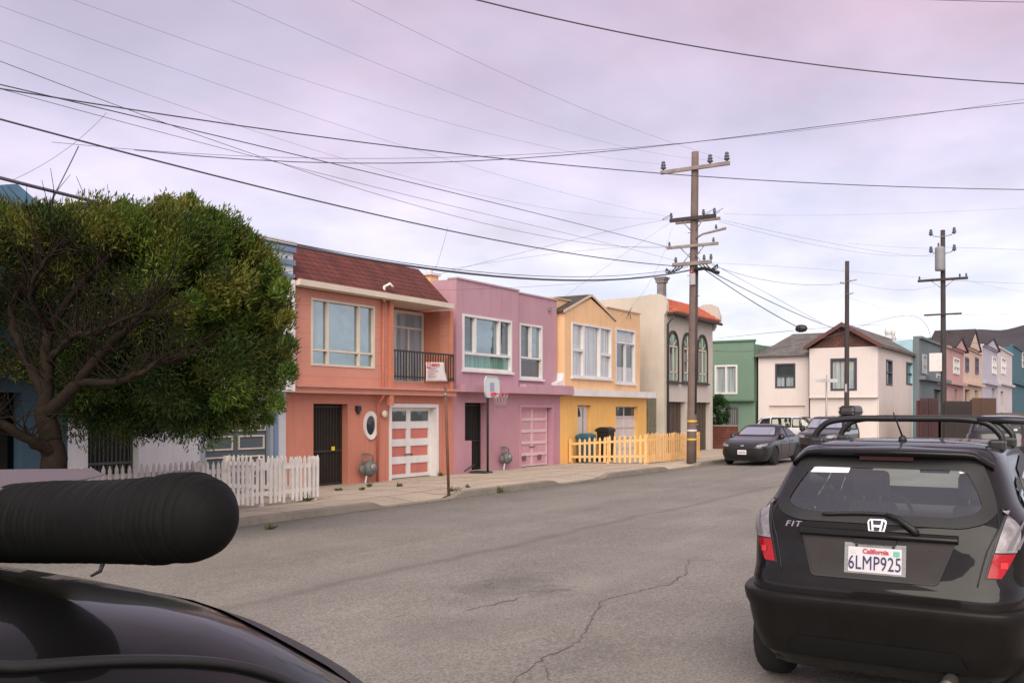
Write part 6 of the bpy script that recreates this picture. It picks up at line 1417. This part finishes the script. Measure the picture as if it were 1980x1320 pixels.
# ---- near black car at the lower left with padded roof rack
def near_car():
    T=[(.2,.12,4.2,.74),(.4,.03,4.3,.85),(.7,.0,4.3,.88),(.95,.02,4.0,.88),(1.10,.05,3.5,.86),(1.22,.10,3.1,.83),(1.34,.20,2.9,.785),(1.44,.34,2.75,.74),(1.52,.50,2.6,.70),(1.575,.70,2.4,.64),(1.605,.95,2.2,.52),(1.62,1.4,1.8,.25)]
    B=Body(T,5.0); r=thing('near_car','black car roof and rear door frame under the padded rack at the lower left','car')
    PA=surf('near_black',(.006,.006,.006),.3,.2,2.5,0,coat=.45,spec=.06)
    S1=rounded([(.62,1.12),(.80,1.36),(1.05,1.41),(1.7,1.42),(1.7,1.02),(.75,1.02)],.1); S2=rounded([(1.78,1.02),(1.78,1.42),(2.4,1.40),(2.9,1.05)],.08)
    RWp=rounded([(-.55,1.48),(.55,1.48),(.68,1.18),(-.68,1.18)],.08)
    car_core(r,B,PA,((.8,.78),(3.4,.78)),.32,RWp,None,(S1,S2),.03,nz=60)
    ps=lambda a,b,o: B.side(a,b,1,o)
    def strip(pts,rad,mat,nm,off=.004):
        m=MB(); out=[]
        for i in range(len(pts)-1):
            p0,p1,p2,p3=[Vector(pts[max(0,min(len(pts)-1,j))]) for j in (i-1,i,i+1,i+2)]
            for j in range(6): t=j/6; out.append(.5*((2*p1)+(p2-p0)*t+(2*p0-5*p1+4*p2-p3)*t*t+(3*p1-p0-3*p2+p3)*t**3))
        out.append(Vector(pts[-1])); m.tube([B.side(p[0],p[1],1,off) for p in out],rad,6); m.build(nm,mat,r)
    strip([(.50,1.41),(.58,1.46),(.67,1.495),(.79,1.524),(.90,1.542),(1.0,1.555),(1.4,1.57),(2.2,1.56)],.0065,TRIMB,'drip_rail')
    strip([(.42,1.33),(.50,1.39),(.60,1.44),(.72,1.48),(.86,1.51),(1.0,1.525),(1.4,1.535),(2.2,1.52)],.004,surf('door_edge_grey',(.10,.095,.09),.35,.1,4,0,coat=.5),'door_frame')
    strip([(.50,1.36),(.60,1.41),(.73,1.46),(.87,1.49),(1.0,1.505),(1.4,1.515),(2.2,1.50)],.010,TRIMB,'door_seal')
    m=MB(); c=(.905,.60,1.571); m.lathe([(0,-.006),(.008,-.005),(.007,.004),(0,.006)],c,'Y',12); m.build('chrome_clip',CHROME,r)
    place(r,NEARX,NEARY,road_z(1.5),math.pi); return r
NEARX,NEARY=1.45,1.58
near_car()
def rack_pad():
    """padded crossbar: its end towards the camera at Y=.80, running along +Y over the roof"""
    X=.735; zc=1.538; r=thing('roof_rack','black ribbed foam pad wrapped round the roof rack bar of the near car','roof rack',(X,1.5,zc-.1))
    m=MB(); rows=[]; ys=[]
    y=.775
    import itertools
    n=700
    for i in range(n+1):
        t=i/n; s=1.65*t**2; yy=.838+s
        rad=.0500*(1+.19*s)*(max(0,1-(1-min(s/.062,1))**2)**.5); rad=max(rad,.0002); zc=1.537-.072*min(.6,max(0,s-.02))
        q=1-.03*min(1,max(0,(s-.14)/.28))                    # pinched under the board further back
        rb=(.0018+.0013*math.sin(s*23))*abs(math.sin(s*math.pi/.0118))**.6*min(1,s/.06)
        rb+=.0006*math.sin(s*2*math.pi/.027+1)
        row=[]
        for k in range(41):
            a=2*math.pi*k/40; cx_,cz_=math.cos(a),math.sin(a); tw=rb*(1.0 if cz_>-.3 else .4)
            sq=1/(abs(cx_)**2.15+abs(cz_)**2.15)**(1/2.15)
            row.append((X+cx_*(rad*sq+tw),yy,zc+cz_*(rad*sq+tw)*(q if cz_>0 else 1-.05*min(1,s/.3))+(.003 if s<.1 else 0)))
        rows.append(row)
    m.grid(rows); m.build('pad',surf('pad_vinyl',(.0055,.006,.0055),.7,.3,14,.08,300,spec=.15),r)
    m=MB(); m.tube([(X,.90,1.538),(X,1.45,1.484),(X,2.4,1.484)],.012,8); m.build('crossbar',BLACKM,r)
    for yy in (1.42,2.3): m=MB(); m.hexa([(X-.05,yy-.05,1.44),(X+.05,yy-.05,1.44),(X+.05,yy+.05,1.44),(X-.05,yy+.05,1.44)],[(X-.03,yy-.03,1.50),(X+.03,yy-.03,1.50),(X+.03,yy+.03,1.50),(X-.03,yy+.03,1.50)]); m.build('foot',BLACKM,r,bevel=.01)
    m=MB(); m.tube([(X-.02,1.03,1.478),(X-.022,1.033,1.468),(X-.030,1.04,1.462)],[.003,.0025,.0015],5); m.build('strap_end',BLACKM,r)
rack_pad()
def board():
    z=1.549; r=thing('surfboard','pale pinkish board lying on the padded roof rack behind the pad','board',(-.2,1.55,z)); m=MB(); rows=[]
    for i in range(41):
        t=i/40; x=1.0-2.6*t; hw=.30*(max(0,1-(2*t-1)**4))**.5*(1-.12*(t>.9)); hw=max(hw,.004); th=.022*max(.15,(1-(2*t-1)**4))
        row=[]
        for k in range(25): a=2*math.pi*k/24; row.append((x,1.47+hw*math.copysign(abs(math.cos(a))**.8,math.cos(a)),z+.012*(2*t-1)**2+th*math.sin(a)*.75))
        rows.append(row)
    m.grid(rows); m.build('deck',surf('board_pink',(.12,.088,.095),.5,.1,2,.02),r)
board()
# ------------------------------------------------------------------ sky, light, camera
W=bpy.data.worlds.new('World'); SC.world=W; W.use_nodes=True; nt=W.node_tree; L=nt.links.new; bg=nt.nodes['Background']
SUN_EL,SUN_AZ=R(38),R(205)      # towards the sun: behind the camera, over the left shoulder along the street
sdir=Vector((math.cos(SUN_EL)*math.cos(SUN_AZ),math.cos(SUN_EL)*math.sin(SUN_AZ),math.sin(SUN_EL)))
sky=nt.nodes.new('ShaderNodeTexSky'); sky.sky_type='NISHITA'; sky.sun_disc=False; sky.sun_elevation=SUN_EL; sky.sun_rotation=math.atan2(sdir.x,sdir.y); sky.air_density=1.0; sky.dust_density=2.5
tc=nt.nodes.new('ShaderNodeTexCoord'); nrm=nt.nodes.new('ShaderNodeVectorMath'); nrm.operation='NORMALIZE'; L(tc.outputs['Generated'],nrm.inputs[0]); sp=nt.nodes.new('ShaderNodeSeparateXYZ'); L(nrm.outputs[0],sp.inputs[0])
def math_(op,a,b=None,v=None):
    n=nt.nodes.new('ShaderNodeMath'); n.operation=op
    L(a,n.inputs[0])
    if b is not None: L(b,n.inputs[1])
    if v is not None: n.inputs[1].default_value=v
    return n.outputs[0]
zc_=math_('MAXIMUM',sp.outputs['Z'],v=0.0); den=math_('ADD',zc_,v=.22)
dv=nt.nodes.new('ShaderNodeCombineXYZ'); L(math_('DIVIDE',sp.outputs['X'],den),dv.inputs['X']); L(math_('DIVIDE',sp.outputs['Y'],den),dv.inputs['Y'])
cn=nt.nodes.new('ShaderNodeTexNoise'); cn.inputs['Scale'].default_value=1.1; cn.inputs['Detail'].default_value=7; cn.inputs['Roughness'].default_value=.55; cn.inputs['Distortion'].default_value=.35; L(dv.outputs[0],cn.inputs['Vector'])
cover=nt.nodes.new('ShaderNodeMapRange'); cover.inputs[1].default_value=.36; cover.inputs[2].default_value=.62; cover.inputs[3].default_value=.55; cover.inputs[4].default_value=1.0; L(cn.outputs['Fac'],cover.inputs['Value'])
# colour of the cloud sheet by height: pale near the horizon, lavender, pinkish overhead
cr=nt.nodes.new('ShaderNodeValToRGB'); L(sp.outputs['Z'],cr.inputs['Fac']); e=cr.color_ramp.elements
e[0].position=0.0; e[0].color=(.70,.74,.84,1); e[1].position=1.0; e[1].color=(.50,.44,.50,1)
for p,c in ((.08,(.76,.78,.87)),(.16,(.68,.66,.78)),(.24,(.60,.525,.66)),(.33,(.535,.42,.525)),(.42,(.47,.345,.43)),(.55,(.41,.32,.38))): x=e.new(p); x.color=(*c,1)
clear=nt.nodes.new('ShaderNodeValToRGB'); L(sp.outputs['Z'],clear.inputs['Fac']); e=clear.color_ramp.elements
cn2=nt.nodes.new('ShaderNodeTexNoise'); cn2.inputs['Scale'].default_value=2.6; cn2.inputs['Detail'].default_value=6; L(dv.outputs[0],cn2.inputs['Vector'])
sh=nt.nodes.new('ShaderNodeMapRange'); sh.inputs[1].default_value=.3; sh.inputs[2].default_value=.7; sh.inputs[3].default_value=.80; sh.inputs[4].default_value=1.16; L(cn2.outputs['Fac'],sh.inputs['Value'])
STR=.10
cs=nt.nodes.new('ShaderNodeVectorMath'); cs.operation='SCALE'; L(cr.outputs[0],cs.inputs[0]); L(math_('MULTIPLY',sh.outputs[0],v=1/STR),cs.inputs['Scale'])
# clear patches between the clouds: the physical sky thinned by a veil
nt.nodes.remove(clear)
vl=nt.nodes.new('ShaderNodeMix'); vl.data_type='RGBA'; vl.inputs['Factor'].default_value=.55; L(sky.outputs[0],vl.inputs['A']); vl.inputs['B'].default_value=(4.9,5.0,6.6,1)
mx=nt.nodes.new('ShaderNodeMix'); mx.data_type='RGBA'; L(cover.outputs[0],mx.inputs['Factor']); L(vl.outputs['Result'],mx.inputs['A']); L(cs.outputs[0],mx.inputs['B'])
L(mx.outputs['Result'],bg.inputs['Color']); bg.inputs['Strength'].default_value=STR
sun=bpy.data.lights.new('sun','SUN'); sun.energy=2.7; sun.angle=R(60); sun.color=(1.0,.91,.79); so=bpy.data.objects.new('sun',sun); COL.objects.link(so); so.rotation_euler=(-sdir).to_track_quat('-Z','Y').to_euler(); so.location=(0,0,30)
cam=bpy.data.cameras.new('camera'); cam.sensor_width=36; cam.lens=FPX/1980*36; cam.shift_y=(HOR-660)/1980; cam.clip_start=.05; cam.clip_end=5000
co=bpy.data.objects.new('camera',cam); COL.objects.link(co); co.location=(0,0,CAMH); co.rotation_euler=(R(90),0,ANG-R(90)); SC.camera=co
SC.view_settings.view_transform='Standard'; SC.view_settings.look='None'; SC.view_settings.exposure=0.56; SC.view_settings.gamma=1
SC.cycles.max_bounces=8; SC.cycles.transparent_max_bounces=16
